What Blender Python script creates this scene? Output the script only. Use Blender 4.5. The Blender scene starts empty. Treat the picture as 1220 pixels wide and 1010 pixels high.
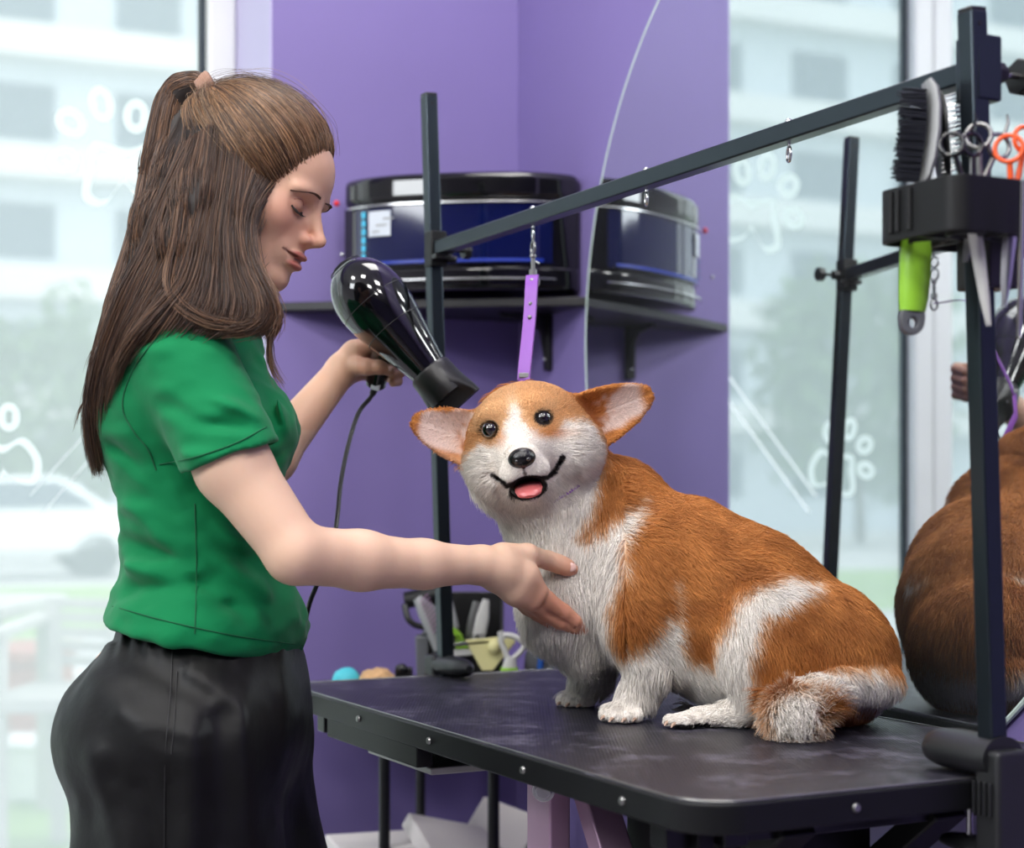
import bpy, math, random
import numpy as np
from mathutils import Vector, Matrix
random.seed(7); RNG = np.random.default_rng(11)
SC = bpy.context.scene; COL = SC.collection
PI = math.pi
# ------------------------------------------------------------------ measured frame
F = 1990.0; CXP = 610.0; HY = 592.0; CZ = 1.117; TZ = 0.82   # focal (px), centre, horizon row, camera and table height
def at(x, y, Y):                      # a point seen at pixel x, y at the distance Y
    return Vector(((x-CXP)/F*Y, Y, CZ+(HY-y)/F*Y))
def px(P):                            # numpy (N,3) -> pixel columns/rows
    return CXP+F*P[:, 0]/P[:, 1], HY-F*(P[:, 2]-CZ)/P[:, 1]
TH = math.radians(23.74)
CORN = Vector((0.0122, 3.466, 0)); MV = Vector((math.sin(TH), -math.cos(TH), 0)); NV = Vector((math.cos(TH), math.sin(TH), 0))
def BW(s, z, off=0.0):                # on the back wall, s metres left of the corner, off metres into the room
    p = CORN-NV*s+MV*off; return Vector((p.x, p.y, z))
def RW(t, z, off=0.0):                # on the right wall, t metres from the corner toward the camera
    p = CORN+MV*t-NV*off; return Vector((p.x, p.y, z))
BACK_AX = Matrix((( NV.x, -MV.x, 0), (NV.y, -MV.y, 0), (0, 0, 1)))     # local x along wall (right), y outward, z up

# ------------------------------------------------------------------ materials
def lin(c):
    return tuple((v/255/12.92 if v/255 <= .04045 else ((v/255+.055)/1.055)**2.4) for v in c)
def mat(name, c, rough=.5, metal=0.0, noise=0.0, nscale=8.0, bump=0.0, bscale=60.0, coat=0.0, sss=0.0, spec=.5, trans=0.0, alpha=1.0, sheen=0.0, attr=None, aniso=None):
    m = bpy.data.materials.new(name); m.use_nodes = True; nt = m.node_tree; b = nt.nodes['Principled BSDF']
    L = nt.links.new; c = lin(c)
    b.inputs['Base Color'].default_value = (*c, 1); b.inputs['Roughness'].default_value = rough; b.inputs['Metallic'].default_value = metal
    b.inputs['Coat Weight'].default_value = coat; b.inputs['Coat Roughness'].default_value = .05
    b.inputs['Specular IOR Level'].default_value = spec; b.inputs['Transmission Weight'].default_value = trans; b.inputs['Alpha'].default_value = alpha
    b.inputs['Sheen Weight'].default_value = sheen
    if sss:
        b.inputs['Subsurface Weight'].default_value = sss; b.inputs['Subsurface Radius'].default_value = (1, .35, .2); b.inputs['Subsurface Scale'].default_value = .012
    tc = nt.nodes.new('ShaderNodeTexCoord')
    src = None
    if attr:
        a = nt.nodes.new('ShaderNodeAttribute'); a.attribute_name = attr; src = a.outputs['Color']; L(src, b.inputs['Base Color'])
    if noise:
        n = nt.nodes.new('ShaderNodeTexNoise'); n.inputs['Scale'].default_value = nscale; n.inputs['Detail'].default_value = 5; L(tc.outputs['Object'], n.inputs['Vector'])
        mp = nt.nodes.new('ShaderNodeMapRange'); mp.inputs[3].default_value = 1-noise; mp.inputs[4].default_value = 1+noise; mp.inputs[1].default_value = .3; mp.inputs[2].default_value = .7
        L(n.outputs[0], mp.inputs[0])
        mx = nt.nodes.new('ShaderNodeVectorMath'); mx.operation = 'SCALE'
        if src: L(src, mx.inputs[0])
        else: mx.inputs[0].default_value = c
        L(mp.outputs[0], mx.inputs['Scale']); L(mx.outputs[0], b.inputs['Base Color'])
    if bump:
        n = nt.nodes.new('ShaderNodeTexNoise'); n.inputs['Scale'].default_value = bscale; n.inputs['Detail'].default_value = 4; L(tc.outputs['Object'], n.inputs['Vector'])
        bp = nt.nodes.new('ShaderNodeBump'); bp.inputs['Strength'].default_value = bump; bp.inputs['Distance'].default_value = .002
        L(n.outputs[0], bp.inputs['Height']); L(bp.outputs[0], b.inputs['Normal'])
    return m
M = {}
def mm(name, *a, **k): M[name] = mat(name, *a, **k); return M[name]
mm('purple_wall', (126, 112, 168), .5, noise=.04, nscale=3, bump=.08, bscale=180)
mm('white_wall', (225, 222, 224), .6, bump=.05)
mm('white_paint', (228, 230, 228), .35, noise=.02)
mm('floor_tile', (150, 146, 150), .35, noise=.06, nscale=5)
mm('black_gloss', (9, 9, 11), .08, coat=.6)
mm('black_plastic', (16, 16, 17), .38, bump=.03)
mm('black_satin', (13, 14, 16), .48, spec=.3, noise=.1, nscale=20)
mm('soft_plastic', (30, 31, 33), .42)
mm('post_metal', (52, 60, 66), .28, metal=.8)
mm('dark_metal', (28, 29, 31), .35, metal=.3)
mm('steel', (200, 200, 200), .22, metal=1.0)
mm('worn_steel', (150, 150, 148), .35, metal=.9, noise=.1, nscale=30)
mm('pink_metal', (196, 160, 186), .38, metal=.35, noise=.08, nscale=9)
mm('blue_glass', (8, 16, 62), .06, coat=.5)
mm('blue_inner', (12, 44, 150), .3)
mm('cyan_print', (80, 200, 235), .4)
mm('sticker', (205, 212, 220), .5)
mm('red_plastic', (215, 30, 40), .35)
mm('purple_strap', (146, 84, 186), .4)
mm('lime', (142, 196, 52), .35)
mm('grey_rubber', (88, 90, 94), .5)
mm('grey_plastic', (150, 152, 152), .35)
mm('light_grey', (196, 196, 192), .35)
mm('bristle', (20, 24, 34), .6)
mm('orange', (235, 88, 28), .35)
mm('paper', (216, 210, 208), .7, noise=.03)
mm('cream', (214, 208, 150), .5)
mm('turquoise', (70, 186, 200), .6)
mm('tan_fur', (200, 160, 116), .9, noise=.2, nscale=60)
mm('blue_plastic', (40, 90, 170), .35)
mm('shelf_black', (24, 23, 27), .35)
mm('mirror', (222, 228, 230), .012, metal=.985)
mm('glass_edge', (196, 214, 206), .2)
mm('decal', (235, 238, 238), .6)

def transl(name, c, a_trans, a_diff):
    m = bpy.data.materials.new(name); m.use_nodes = True; nt = m.node_tree; nt.nodes.clear(); L = nt.links.new
    o = nt.nodes.new('ShaderNodeOutputMaterial'); t = nt.nodes.new('ShaderNodeBsdfTransparent'); d = nt.nodes.new('ShaderNodeBsdfTranslucent')
    d.inputs[0].default_value = (*lin(c), 1)
    x = nt.nodes.new('ShaderNodeMixShader'); x.inputs[0].default_value = a_diff; L(t.outputs[0], x.inputs[1]); L(d.outputs[0], x.inputs[2])
    L(x.outputs[0], o.inputs[0]); M[name] = m; return m
transl('window_glass', (235, 245, 248), 1, .32)
transl('decal_film', (250, 252, 252), 1, .8)

# rubber mat of the table: fine ribs, dust, scratches
def table_mat():
    m = mm('ribbed_rubber', (40, 39, 50), .36); nt = m.node_tree; L = nt.links.new; b = nt.nodes['Principled BSDF']
    tc = nt.nodes.new('ShaderNodeTexCoord')
    mp = nt.nodes.new('ShaderNodeMapping'); mp.inputs['Rotation'].default_value = (0, 0, 0); L(tc.outputs['Object'], mp.inputs[0])
    w1 = nt.nodes.new('ShaderNodeTexWave'); w1.inputs['Scale'].default_value = 72; w1.bands_direction = 'X'; L(mp.outputs[0], w1.inputs[0])
    w2 = nt.nodes.new('ShaderNodeTexWave'); w2.inputs['Scale'].default_value = 72; w2.bands_direction = 'Y'; L(mp.outputs[0], w2.inputs[0])
    mu = nt.nodes.new('ShaderNodeMath'); mu.operation = 'MAXIMUM'; L(w1.outputs['Fac'], mu.inputs[0]); L(w2.outputs['Fac'], mu.inputs[1])
    bp = nt.nodes.new('ShaderNodeBump'); bp.inputs['Strength'].default_value = .35; bp.inputs['Distance'].default_value = .0012; L(mu.outputs[0], bp.inputs['Height']); L(bp.outputs[0], b.inputs['Normal'])
    n = nt.nodes.new('ShaderNodeTexNoise'); n.inputs['Scale'].default_value = 14; n.inputs['Detail'].default_value = 8; n.inputs['Roughness'].default_value = .75; L(tc.outputs['Object'], n.inputs[0])
    cr = nt.nodes.new('ShaderNodeValToRGB'); cr.color_ramp.elements[0].position = .5; cr.color_ramp.elements[1].position = .88
    cr.color_ramp.elements[0].color = (*lin((32, 31, 40)), 1); cr.color_ramp.elements[1].color = (*lin((140, 136, 152)), 1); L(n.outputs[0], cr.inputs[0]); L(cr.outputs[0], b.inputs['Base Color'])
table_mat()

# ------------------------------------------------------------------ mesh builder
class MB:
    def __init__(s): s.v = []; s.f = []; s.T = Matrix.Identity(4)
    def add(s, vs, fs):
        o = len(s.v); s.v += [tuple(s.T @ Vector(v)) for v in vs]; s.f += [[i+o for i in f] for f in fs]; return s
    def box(s, c, size, R=None):
        c = Vector(c); h = Vector(size)/2; vs = []
        for i in (-1, 1):
            for j in (-1, 1):
                for k in (-1, 1):
                    d = Vector((i*h.x, j*h.y, k*h.z)); vs.append(c+(R @ d if R is not None else d))
        return s.add(vs, [(0,1,3,2),(4,6,7,5),(0,4,5,1),(2,3,7,6),(0,2,6,4),(1,5,7,3)])
    def bar(s, a, b, w, h, up=(0, 0, 1)):      # rectangular bar from a to b
        a = Vector(a); b = Vector(b); z = (b-a).normalized(); x = Vector(up).cross(z)
        if x.length < 1e-4: x = Vector((1, 0, 0)).cross(z)
        x.normalize(); y = z.cross(x)
        vs = [p+x*i*w/2+y*j*h/2 for p in (a, b) for i, j in ((-1,-1),(1,-1),(1,1),(-1,1))]
        return s.add(vs, [(3,2,1,0),(4,5,6,7),(0,1,5,4),(1,2,6,5),(2,3,7,6),(3,0,4,7)])
    def tube(s, pts, r, n=12, cap=True, flat=None):
        pts = [Vector(p) for p in pts]; N = len(pts); rs = r if hasattr(r, '__len__') else [r]*N
        vs = []; fs = []; prev = None
        for i, p in enumerate(pts):
            t = (pts[min(i+1, N-1)]-pts[max(i-1, 0)]).normalized()
            if prev is None:
                u = t.orthogonal().normalized() if flat is None else (Vector(flat)-t*t.dot(Vector(flat))).normalized()
            else:
                u = prev-t*t.dot(prev); u.normalize()
            prev = u; w = t.cross(u)
            for k in range(n):
                a = 2*PI*k/n; q = rs[i]
                if hasattr(q, '__len__'): vs.append(p+u*math.cos(a)*q[0]+w*math.sin(a)*q[1])
                else: vs.append(p+(u*math.cos(a)+w*math.sin(a))*q)
        for i in range(N-1):
            for k in range(n):
                fs.append((i*n+k, i*n+(k+1) % n, (i+1)*n+(k+1) % n, (i+1)*n+k))
        if cap: fs.append(tuple(range(n))[::-1]); fs.append(tuple(range((N-1)*n, N*n)))
        return s.add(vs, fs)
    def cyl(s, a, b, r, n=20, r2=None): return s.tube([a, b], [r, r if r2 is None else r2], n)
    def ball(s, c, r, n=16, R=None):
        c = Vector(c); r = Vector(r) if hasattr(r, '__len__') else Vector((r, r, r)); vs = []; fs = []
        for i in range(1, n):
            for k in range(2*n):
                a = PI*i/n; b = PI*k/n; d = Vector((r.x*math.sin(a)*math.cos(b), r.y*math.sin(a)*math.sin(b), r.z*math.cos(a)))
                vs.append(c+(R @ d if R is not None else d))
        for i in range(n-2):
            for k in range(2*n): fs.append((i*2*n+k, (i+1)*2*n+k, (i+1)*2*n+(k+1) % (2*n), i*2*n+(k+1) % (2*n)))
        top = Vector((0, 0, r.z)); bot = -top
        vs += [c+(R @ top if R is not None else top), c+(R @ bot if R is not None else bot)]; t = len(vs)-2
        for k in range(2*n):
            fs.append((t, k, (k+1) % (2*n))); fs.append((t+1, (n-2)*2*n+(k+1) % (2*n), (n-2)*2*n+k))
        return s.add(vs, fs)
    def torus(s, c, R, r, ax=(0, 0, 1), n=28, m=10, arc=2*PI, x0=None):
        c = Vector(c); ax = Vector(ax).normalized(); u = ax.orthogonal().normalized() if x0 is None else Vector(x0).normalized(); w = ax.cross(u)
        k = n if arc > 6.2 else n+1
        pts = [c+(u*math.cos(arc*i/n)+w*math.sin(arc*i/n))*R for i in range(k)]
        if arc > 6.2:
            vs = []; fs = []
            for p in pts:
                rad = (p-c).normalized()
                for j in range(m): a = 2*PI*j/m; vs.append(p+(rad*math.cos(a)+ax*math.sin(a))*r)
            for i in range(n):
                for j in range(m): fs.append((i*m+j, ((i+1) % n)*m+j, ((i+1) % n)*m+(j+1) % m, i*m+(j+1) % m))
            return s.add(vs, fs)
        return s.tube(pts, r, m)
    def prism(s, poly, o, ux, uy, d):          # polygon (2d) in plane o,ux,uy extruded along d
        o = Vector(o); ux = Vector(ux); uy = Vector(uy); d = Vector(d); n = len(poly)
        vs = [o+ux*p[0]+uy*p[1] for p in poly]; vs += [v+d for v in vs]
        flip = ux.cross(uy).dot(d) > 0
        ar = sum(poly[i][0]*poly[(i+1) % n][1]-poly[(i+1) % n][0]*poly[i][1] for i in range(n)) > 0
        fs = [tuple(range(n))[::-1], tuple(range(n, 2*n))]+[(i, (i+1) % n, n+(i+1) % n, n+i) for i in range(n)]
        if flip != ar: fs = [f[::-1] for f in fs]
        return s.add(vs, fs)
    def build(s, name, m, parent=None, bevel=0, smooth=40, sub=0):
        me = bpy.data.meshes.new(name); me.from_pydata(s.v, [], s.f); me.update()
        return finish(me, name, m, parent, bevel, smooth, sub)
def finish(me, name, m, parent=None, bevel=0, smooth=40, sub=0):
    me.materials.append(M[m] if isinstance(m, str) else m)
    if smooth:
        me.polygons.foreach_set('use_smooth', [True]*len(me.polygons))
        if smooth < 180: me.set_sharp_from_angle(angle=math.radians(smooth))
    o = bpy.data.objects.new(name, me); COL.objects.link(o)
    if parent is not None:
        o.parent = parent; o.matrix_parent_inverse = Matrix.Translation(-Vector(parent.location)) if parent.type == 'EMPTY' else Matrix.Identity(4)
    if bevel:
        b = o.modifiers.new('bevel', 'BEVEL'); b.width = bevel; b.segments = 3; b.limit_method = 'ANGLE'; b.harden_normals = False
    if sub:
        b = o.modifiers.new('sub', 'SUBSURF'); b.levels = sub; b.render_levels = sub
    return o
def tag(o, label=None, cat=None, group=None, kind=None):
    if label: o['label'] = label
    if cat: o['category'] = cat
    if group: o['group'] = group
    if kind: o['kind'] = kind
    return o
def thing(name, loc, label, cat, group=None):
    o = bpy.data.objects.new(name, None); COL.objects.link(o); o.location = loc; o.empty_display_size = .05
    return tag(o, label, cat, group)
def dup(root, delta, label=None, rotz=0.0):
    T = Matrix.Translation(Vector(delta))
    def cp(o, par):
        c = o.copy(); COL.objects.link(c)
        if par is not None: c.parent = par
        for ch in list(o.children): cp(ch, c)
        return c
    r = cp(root, None); r.location = root.location+Vector(delta); r.rotation_euler.z += rotz
    if label: r['label'] = label
    return r
def Z(v, z): return Vector((v[0], v[1], z))

# ------------------------------------------------------------------ room
def slab(name, a, b, z0, z1, outv, th, m, **k):          # wall slab from a to b, thickness outward
    a = Z(a, 0); b = Z(b, 0); d = b-a; L_ = d.length; ux = d.normalized()
    mb = MB(); mb.prism([(0, z0), (L_, z0), (L_, z1), (0, z1)], a, ux, (0, 0, 1), Vector(outv)*th)
    return tag(mb.build(name, m, **k), kind='structure')
SE = .523; DEP = .335; CE = 3.0
WLEN = 4.0        # window wall length along the back wall line
OUT = -MV
slab('wall_back', BW(0, 0), BW(SE, 0), -.02, CE, OUT, DEP, 'purple_wall')
mm('lit_jamb_lilac', (196, 190, 222), .5)
mb = MB(); mb.box(BW(SE+.002, 1.36, -DEP/2-.002), (.004, DEP-.004, 2.7), BACK_AX); tag(mb.build('lit_jamb_1', 'lit_jamb_lilac'), kind='structure')  # jamb face panel, paler than the wall to paint in window light
slab('wall_right', RW(-DEP, 0), RW(7.0, 0), -.02, CE, NV, .2, 'purple_wall')
WC = [BW(SE+WLEN, 0), RW(7.0, 0)]
PL = BW(SE+WLEN, 0); PR = Z(PL+MV*7.0, 0)
slab('wall_left', BW(SE+WLEN, 0, -DEP), PR, -.02, CE, -NV, .2, 'white_wall')
slab('wall_front', PR, RW(7.0, 0), -.02, CE, MV, .2, 'purple_wall')
mb = MB(); a = BW(-.2, 0, -DEP); b = BW(SE+WLEN+.2, 0, -DEP); c = Z(b+MV*(7.5+DEP), 0); d = Z(a+MV*(7.5+DEP), 0)
mb.add([Z(p, 0) for p in (a, b, c, d)]+[Z(p, -.12) for p in (a, b, c, d)], [(0, 1, 2, 3), (7, 6, 5, 4), (0, 4, 5, 1), (1, 5, 6, 2), (2, 6, 7, 3), (3, 7, 4, 0)]); tag(mb.build('floor', 'floor_tile'), kind='structure')
mb = MB(); mb.add([Z(p, CE) for p in (a, b, c, d)]+[Z(p, CE+.12) for p in (a, b, c, d)], [(3, 2, 1, 0), (4, 5, 6, 7), (0, 1, 5, 4), (1, 2, 6, 5), (2, 3, 7, 6), (3, 0, 4, 7)]); tag(mb.build('ceiling', 'white_wall'), kind='structure')
# header over the glass and low purple breast wall under the further panes
slab('wall_header', BW(SE, 0), BW(SE+WLEN, 0), 2.72, CE, OUT, DEP, 'purple_wall')
# window: frame members at the outer side of the reveal
def wframe(name, s0, s1, z0, z1, sill=False):
    root = thing(name, BW((s0+s1)/2, z0, -DEP+.04), None, None); root['kind'] = 'structure'
    fw = .058
    mb = MB()
    for (sa, sb, za, zb) in ((s0, s0+fw, z0, z1), (s1-fw, s1, z0, z1), (s0+fw, s1-fw, z0, z0+fw), (s0+fw, s1-fw, z1-fw, z1)):
        mb.box(BW((sa+sb)/2, (za+zb)/2, -DEP+.035), (sb-sa, .07, zb-za), BACK_AX)
    mb.build('window_frame', 'white_paint', root, bevel=.006)
    mb = MB(); mb.box(BW((s0+s1)/2, (z0+z1)/2, -DEP+.02), (s1-s0-2*fw, .006, z1-z0-2*fw), BACK_AX); mb.build('pane', 'window_glass', root)
    mb = MB()
    for (sa, sb, za, zb) in ((s0+fw, s0+fw+.012, z0+fw, z1-fw), (s1-fw-.012, s1-fw, z0+fw, z1-fw)):
        mb.box(BW((sa+sb)/2, (za+zb)/2, -DEP+.03), (sb-sa, .02, zb-za), BACK_AX)
    mb.build('rubber_seal', 'post_metal', root)
wframe('window_1', SE+.004, SE+.76, .03, 2.72)
wframe('window_2', SE+.762, SE+2.2, .03, 2.72)
wframe('window_3', SE+2.202, SE+3.99, .03, 2.72)

# ------------------------------------------------------------------ paw decals on the glass
def WP(x, y, off=-DEP+.05):           # pixel -> point on the glass plane
    o = CORN+MV*off; d = Vector(((x-CXP)/F, 1, 0)); t = o.dot(MV)/d.dot(MV); return at(x, y, t)
GX = -NV
def decal_ring(mb, c, pts, width):
    # pts: closed list of (s,z) offsets in the glass plane around c ; ring of given width
    n = len(pts); vs = []; fs = []
    cx = sum(p[0] for p in pts)/n; cy = sum(p[1] for p in pts)/n
    for (u, v) in pts:
        l = math.hypot(u-cx, v-cy); k = (l-width)/l
        vs.append(c-GX*0+(-NV)*(-u)+Vector((0, 0, v)))
        vs.append(c+(-NV)*(-(cx+(u-cx)*k))+Vector((0, 0, cy+(v-cy)*k)))
    m_ = len(vs); vs += [v-OUT*.0015 for v in vs[:m_]]
    for i in range(n):
        j = (i+1) % n
        fs += [(2*i, 2*i+1, 2*j+1, 2*j), (m_+2*i, m_+2*j, m_+2*j+1, m_+2*i+1), (2*i, 2*j, m_+2*j, m_+2*i), (2*i+1, m_+2*i+1, m_+2*j+1, 2*j+1)]
    mb.add(vs, fs)
def smooth_closed(pts, n=8):
    out = []; N = len(pts)
    for i in range(N):
        p0, p1, p2, p3 = [np.array(pts[(i+k-1) % N], float) for k in range(4)]
        for j in range(n):
            t = j/n; out.append(tuple(.5*((2*p1)+(-p0+p2)*t+(2*p0-5*p1+4*p2-p3)*t*t+(-p0+3*p1-3*p2+p3)*t**3)))
    return out
def smooth_open(pts, n=8):
    P = [np.array(p, float) for p in pts]; P = [2*P[0]-P[1]]+P+[2*P[-1]-P[-2]]; out = []
    for i in range(1, len(P)-2):
        p0, p1, p2, p3 = P[i-1:i+3]
        for j in range(n):
            t = j/n; out.append(.5*((2*p1)+(-p0+p2)*t+(2*p0-5*p1+4*p2-p3)*t*t+(-p0+3*p1-3*p2+p3)*t**3))
    out.append(P[-2]); return out
def paw(c, k, label, rot=0.0):
    root = thing('paw_decal', c, label, 'window decal', 'outlined paw prints stuck on the window')
    ca, sa = math.cos(rot), math.sin(rot)
    R2 = lambda u, v: ((u*ca-v*sa)*k, (u*sa+v*ca)*k)
    for (u, v, a, b, r) in ((-.085, -.012, .034, .028, .3), (-.073, .066, .034, .03, -.6), (-.012, .108, .027, .038, .2), (.058, .09, .027, .036, -.1)):
        pts = [R2(u+a*math.cos(t)*math.cos(r)-b*math.sin(t)*math.sin(r), v+a*math.cos(t)*math.sin(r)+b*math.sin(t)*math.cos(r)) for t in [2*PI*i/28 for i in range(28)]]
        mb = MB(); decal_ring(mb, c, pts, .019*k); mb.build('toe_pad', 'decal_film', root, smooth=0)
    pad = smooth_closed([R2(u, v) for u, v in ((-.03, .03), (.04, .022), (.09, .035), (.125, -.02), (.11, -.08), (.06, -.075), (.03, -.05), (-.01, -.10), (-.05, -.085), (-.042, -.02))])
    mb = MB(); decal_ring(mb, c, pad, .020*k); mb.build('main_pad', 'decal_film', root, smooth=0)
paw(WP(128, 188), 1.0, 'largest white outlined paw print on the window pane left of the woman')
def wp_s(s, z): return BW(SE+s, z, -DEP+.05)
paw(wp_s(.50, 1.20), .8, 'white paw print on the window seen only in the mirror, low beside the pole', .1)
paw(wp_s(1.05, 1.45), .8, 'white paw print on the further window pane beyond the mullion', -.2)
for i, (s0, z0, s1, z1) in enumerate(((.16, 1.42, .42, 1.12), (.16, 1.36, .40, 1.08))):
    a_, b_ = wp_s(s0, z0), wp_s(s1, z1)
    mb = MB(); mb.bar(a_, b_, .002, .009, MV)
    tag(mb.build('stripe_decal', 'decal_film', smooth=0), ['upper white diagonal stripe stuck on the window', 'lower white diagonal stripe stuck on the window'][i], 'window decal', 'diagonal stripes stuck on the window')

# ------------------------------------------------------------------ mirror
def MP(x, y, off=0.0):                # pixel -> point on right wall plane
    o = CORN-NV*off; d = Vector(((x-CXP)/F, 1, 0)); t = o.dot(NV)/d.dot(NV); return at(x, y, t)
def rwt(P): return (Z(P, 0)-CORN).dot(MV)
MT, MZ, MRAD = 1.057, CZ+.2845, .724
root = thing('wall_mirror', RW(MT, MZ-MRAD, .006), 'large round wall mirror behind the grooming table', 'mirror')
mb = MB(); mb.prism([(MT+MRAD*math.cos(2*PI*i/160), MZ+MRAD*math.sin(2*PI*i/160)) for i in range(160)], RW(0, 0, .002), MV, (0, 0, 1), -NV*.006); mb.build('mirror_glass', 'mirror', root, smooth=0)
mb = MB(); mb.torus(RW(MT, MZ, .005), MRAD, .0042, NV, 160, 8); mb.build('polished_edge', 'glass_edge', root)

# ------------------------------------------------------------------ corner shelf
SZ = CZ+.379
root = thing('corner_shelf', BW(.2, SZ-.02, .12), 'black corner shelf across the purple walls under the black cabinet', 'shelf')
A_ = BW(SE-.003, 0, .001); B_ = RW(.331, 0, .001)
mb = MB(); fr = []
for i in range(13):
    t = i/12; p = A_.lerp(B_, t); q = Vector((-.152, -.988, 0)); p = p+q*(.012*math.sin(PI*t)); fr.append((p.x, p.y))
ptsS = [(BW(.001, 0, .001).x, BW(.001, 0, .001).y)]+fr
mb.prism(ptsS, (0, 0, SZ-.017), (1, 0, 0), (0, 1, 0), (0, 0, .017)); mb.build('board', 'shelf_black', root, bevel=.002)
def bracket(P, ax, nrm):
    mb = MB(); P = Vector(P)
    mb.box(P+nrm*.006+Vector((0, 0, -.055)), (.022, .012, .11), Matrix((ax, nrm, Vector((0, 0, 1)))).transposed())
    mb.prism([(.01, 0), (.11, 0), (.11, -.008), (.045, -.016), (.024, -.034), (.016, -.075), (.01, -.1)], P-ax*.005, nrm, (0, 0, 1), ax*.01)
    o = mb.build('bracket', 'black_plastic', root, bevel=.002)
    mb = MB(); q = P+nrm*.012+Vector((0, 0, -.088)); mb.ball(q, .004, 8); mb.build('screw', 'steel', o)
bracket(BW(.275, SZ-.018), -NV, MV)
bracket(RW(.16, SZ-.018), MV, -NV)

# ------------------------------------------------------------------ black sterilizer cabinet on the shelf
fd = (Z(B_, 0)-Z(A_, 0)).normalized(); fn = Vector((fd.y, -fd.x, 0))     # fn toward camera
if fn.y > 0: fn = -fn
c0 = Z(A_, 0)
def CB(u, v): return c0+fd*u+fn*v       # u along the shelf front, v toward the room
root = thing('sterilizer_cabinet', Z(CB(.36, -.06), SZ), 'black cabinet with curved blue glass front on the corner shelf', 'cabinet')
u0, u1 = .135, .595
def front(inset=0.0, n=20):
    P = []
    for i in range(n+1):
        t = i/n; u = u0+(u1-u0)*t; P.append((u, -.012+.05*(1-(2*t-1)**4)*1.0+.018*math.sin(PI*t)-inset))
    return P
def footprint(inset, du=0.0):
    P = [(u+(du if i < 10 else -du)*(1 if i in (0, 20) else 0), v) for i, (u, v) in enumerate(front(inset))]
    P = P+[(u1-.002, -.035), (u1-.06, -.12), (.42, -.20), (.30, -.105), (u0+.01, -.045)]
    return [CB(u, v) for u, v in P]
def band(name, z0, z1, inset, m, bevel=0.004, par=root):
    mb = MB(); fp = footprint(inset); mb.prism([(p.x, p.y) for p in fp], (0, 0, z0), (1, 0, 0), (0, 1, 0), (0, 0, z1-z0)); return mb.build(name, m, par, bevel=bevel)
HC = .235
band('base', SZ+.012, SZ+.058, .006, 'black_gloss', .008)
band('body', SZ+.056, SZ+HC-.054, .010, 'black_gloss', .001)
band('lid', SZ+HC-.056, SZ+HC, 0, 'black_gloss', .014)
def strip(name, t0, t1, z0, z1, inset, m, th=.003, par=root, n=20):
    mb = MB(); F_ = front(inset, 60); i0 = int(t0*60); i1 = int(t1*60); P = [CB(*F_[i]) for i in range(i0, i1+1)]; k = len(P); vs = []; fs = []
    for p in P: vs += [Z(p, z0), Z(p, z1), Z(p+fn*th, z0), Z(p+fn*th, z1)]
    for i in range(k-1):
        a = 4*i; b = a+4; fs += [(a+2, b+2, b+3, a+3), (a, a+1, b+1, b), (a+1, a+3, b+3, b+1), (a, b, b+2, a+2)]
    fs += [(0, 2, 3, 1), (4*k-4, 4*k-3, 4*k-1, 4*k-2)]; mb.add(vs, fs); return mb.build(name, m, par, smooth=50)
door = strip('glass_door', .08, .90, SZ+.062, SZ+HC-.06, .006, 'blue_glass')
strip('chrome_trim', .03, .97, SZ+HC-.060, SZ+HC-.0565, .0, 'steel', .0035)
strip('chrome_trim', .08, .92, SZ+.03, SZ+.0335, -.003, 'steel', .0035)
strip('lamp_glow', .10, .88, SZ+.064, SZ+.070, .003, 'blue_inner', .0015, door)
strip('sticker', .145, .245, SZ+.118, SZ+.166, .0, 'sticker', .0012, door)
for k in range(6): strip('print', .10, .128, SZ+.075+k*.016, SZ+.0865+k*.016, .0, 'cyan_print', .0012, door)
for k, (a, b) in enumerate(((.150, .165), (.170, .20), (.205, .235))): strip('print', a+.001, b+.02, SZ+.125+k*.012, SZ+.128+k*.012, -.0015, 'grey_plastic', .0006, door)
mb = MB(); mb.ball(CB(.128, .01)+Vector((0, 0, SZ+HC-.047)), (.006, .006, .006), 8); mb.build('red_switch', 'red_plastic', root)
mb = MB(); mb.ball(CB(.145, .036)+Vector((0, 0, SZ+.085)), .004, 8); mb.build('hinge_screw', 'steel', root)
# ------------------------------------------------------------------ grooming table
TT = math.radians(27.4); TA = Vector((math.sin(TT), -math.cos(TT), 0)); TB = Vector((math.cos(TT), math.sin(TT), 0))
TN = Vector((.179, 1.602, 0)); TLEN = 1.19; TWID = .585
def TP(u, v, z): p = TN+TB*u-TA*v; return Vector((p.x, p.y, z))     # u across (to the mirror), v away from the camera
def rrect(L_, W_, r, n=8):
    P = []
    for (cx, cy, a0) in ((L_-r, r, -90), (L_-r, W_-r, 0), (r, W_-r, 90), (r, r, 180)):
        for i in range(n+1): a = math.radians(a0+90*i/n); P.append((cx+r*math.cos(a), cy+r*math.sin(a)))
    return P
table = thing('grooming_table', TP(.29, .6, 0), 'black rubber-topped grooming table with pink legs the dog sits on', 'grooming table')
RIM = .031
mb = MB(); mb.prism(rrect(TWID, TLEN, .062), TP(0, 0, TZ-.0015), TB, -TA, (0, 0, -RIM)); mb.build('edge_band', 'black_satin', table, bevel=.0025)
mb = MB(); mb.prism([(x*.990+.003, y*.994+.0035) for x, y in rrect(TWID, TLEN, .060)], TP(0, 0, TZ-.003), TB, -TA, (0, 0, .003)); 
o = mb.build('rubber_top', 'ribbed_rubber', table, bevel=.0012)
mb = MB(); 
for i in range(1):
    P = [TP(x*.985+.0045, y*.9925+.0045, TZ+.0004) for x, y in rrect(TWID, TLEN, .058)]; mb.tube(P+[P[0]], .0011, 6)
mb.build('chrome_bead', 'worn_steel', table)
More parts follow.
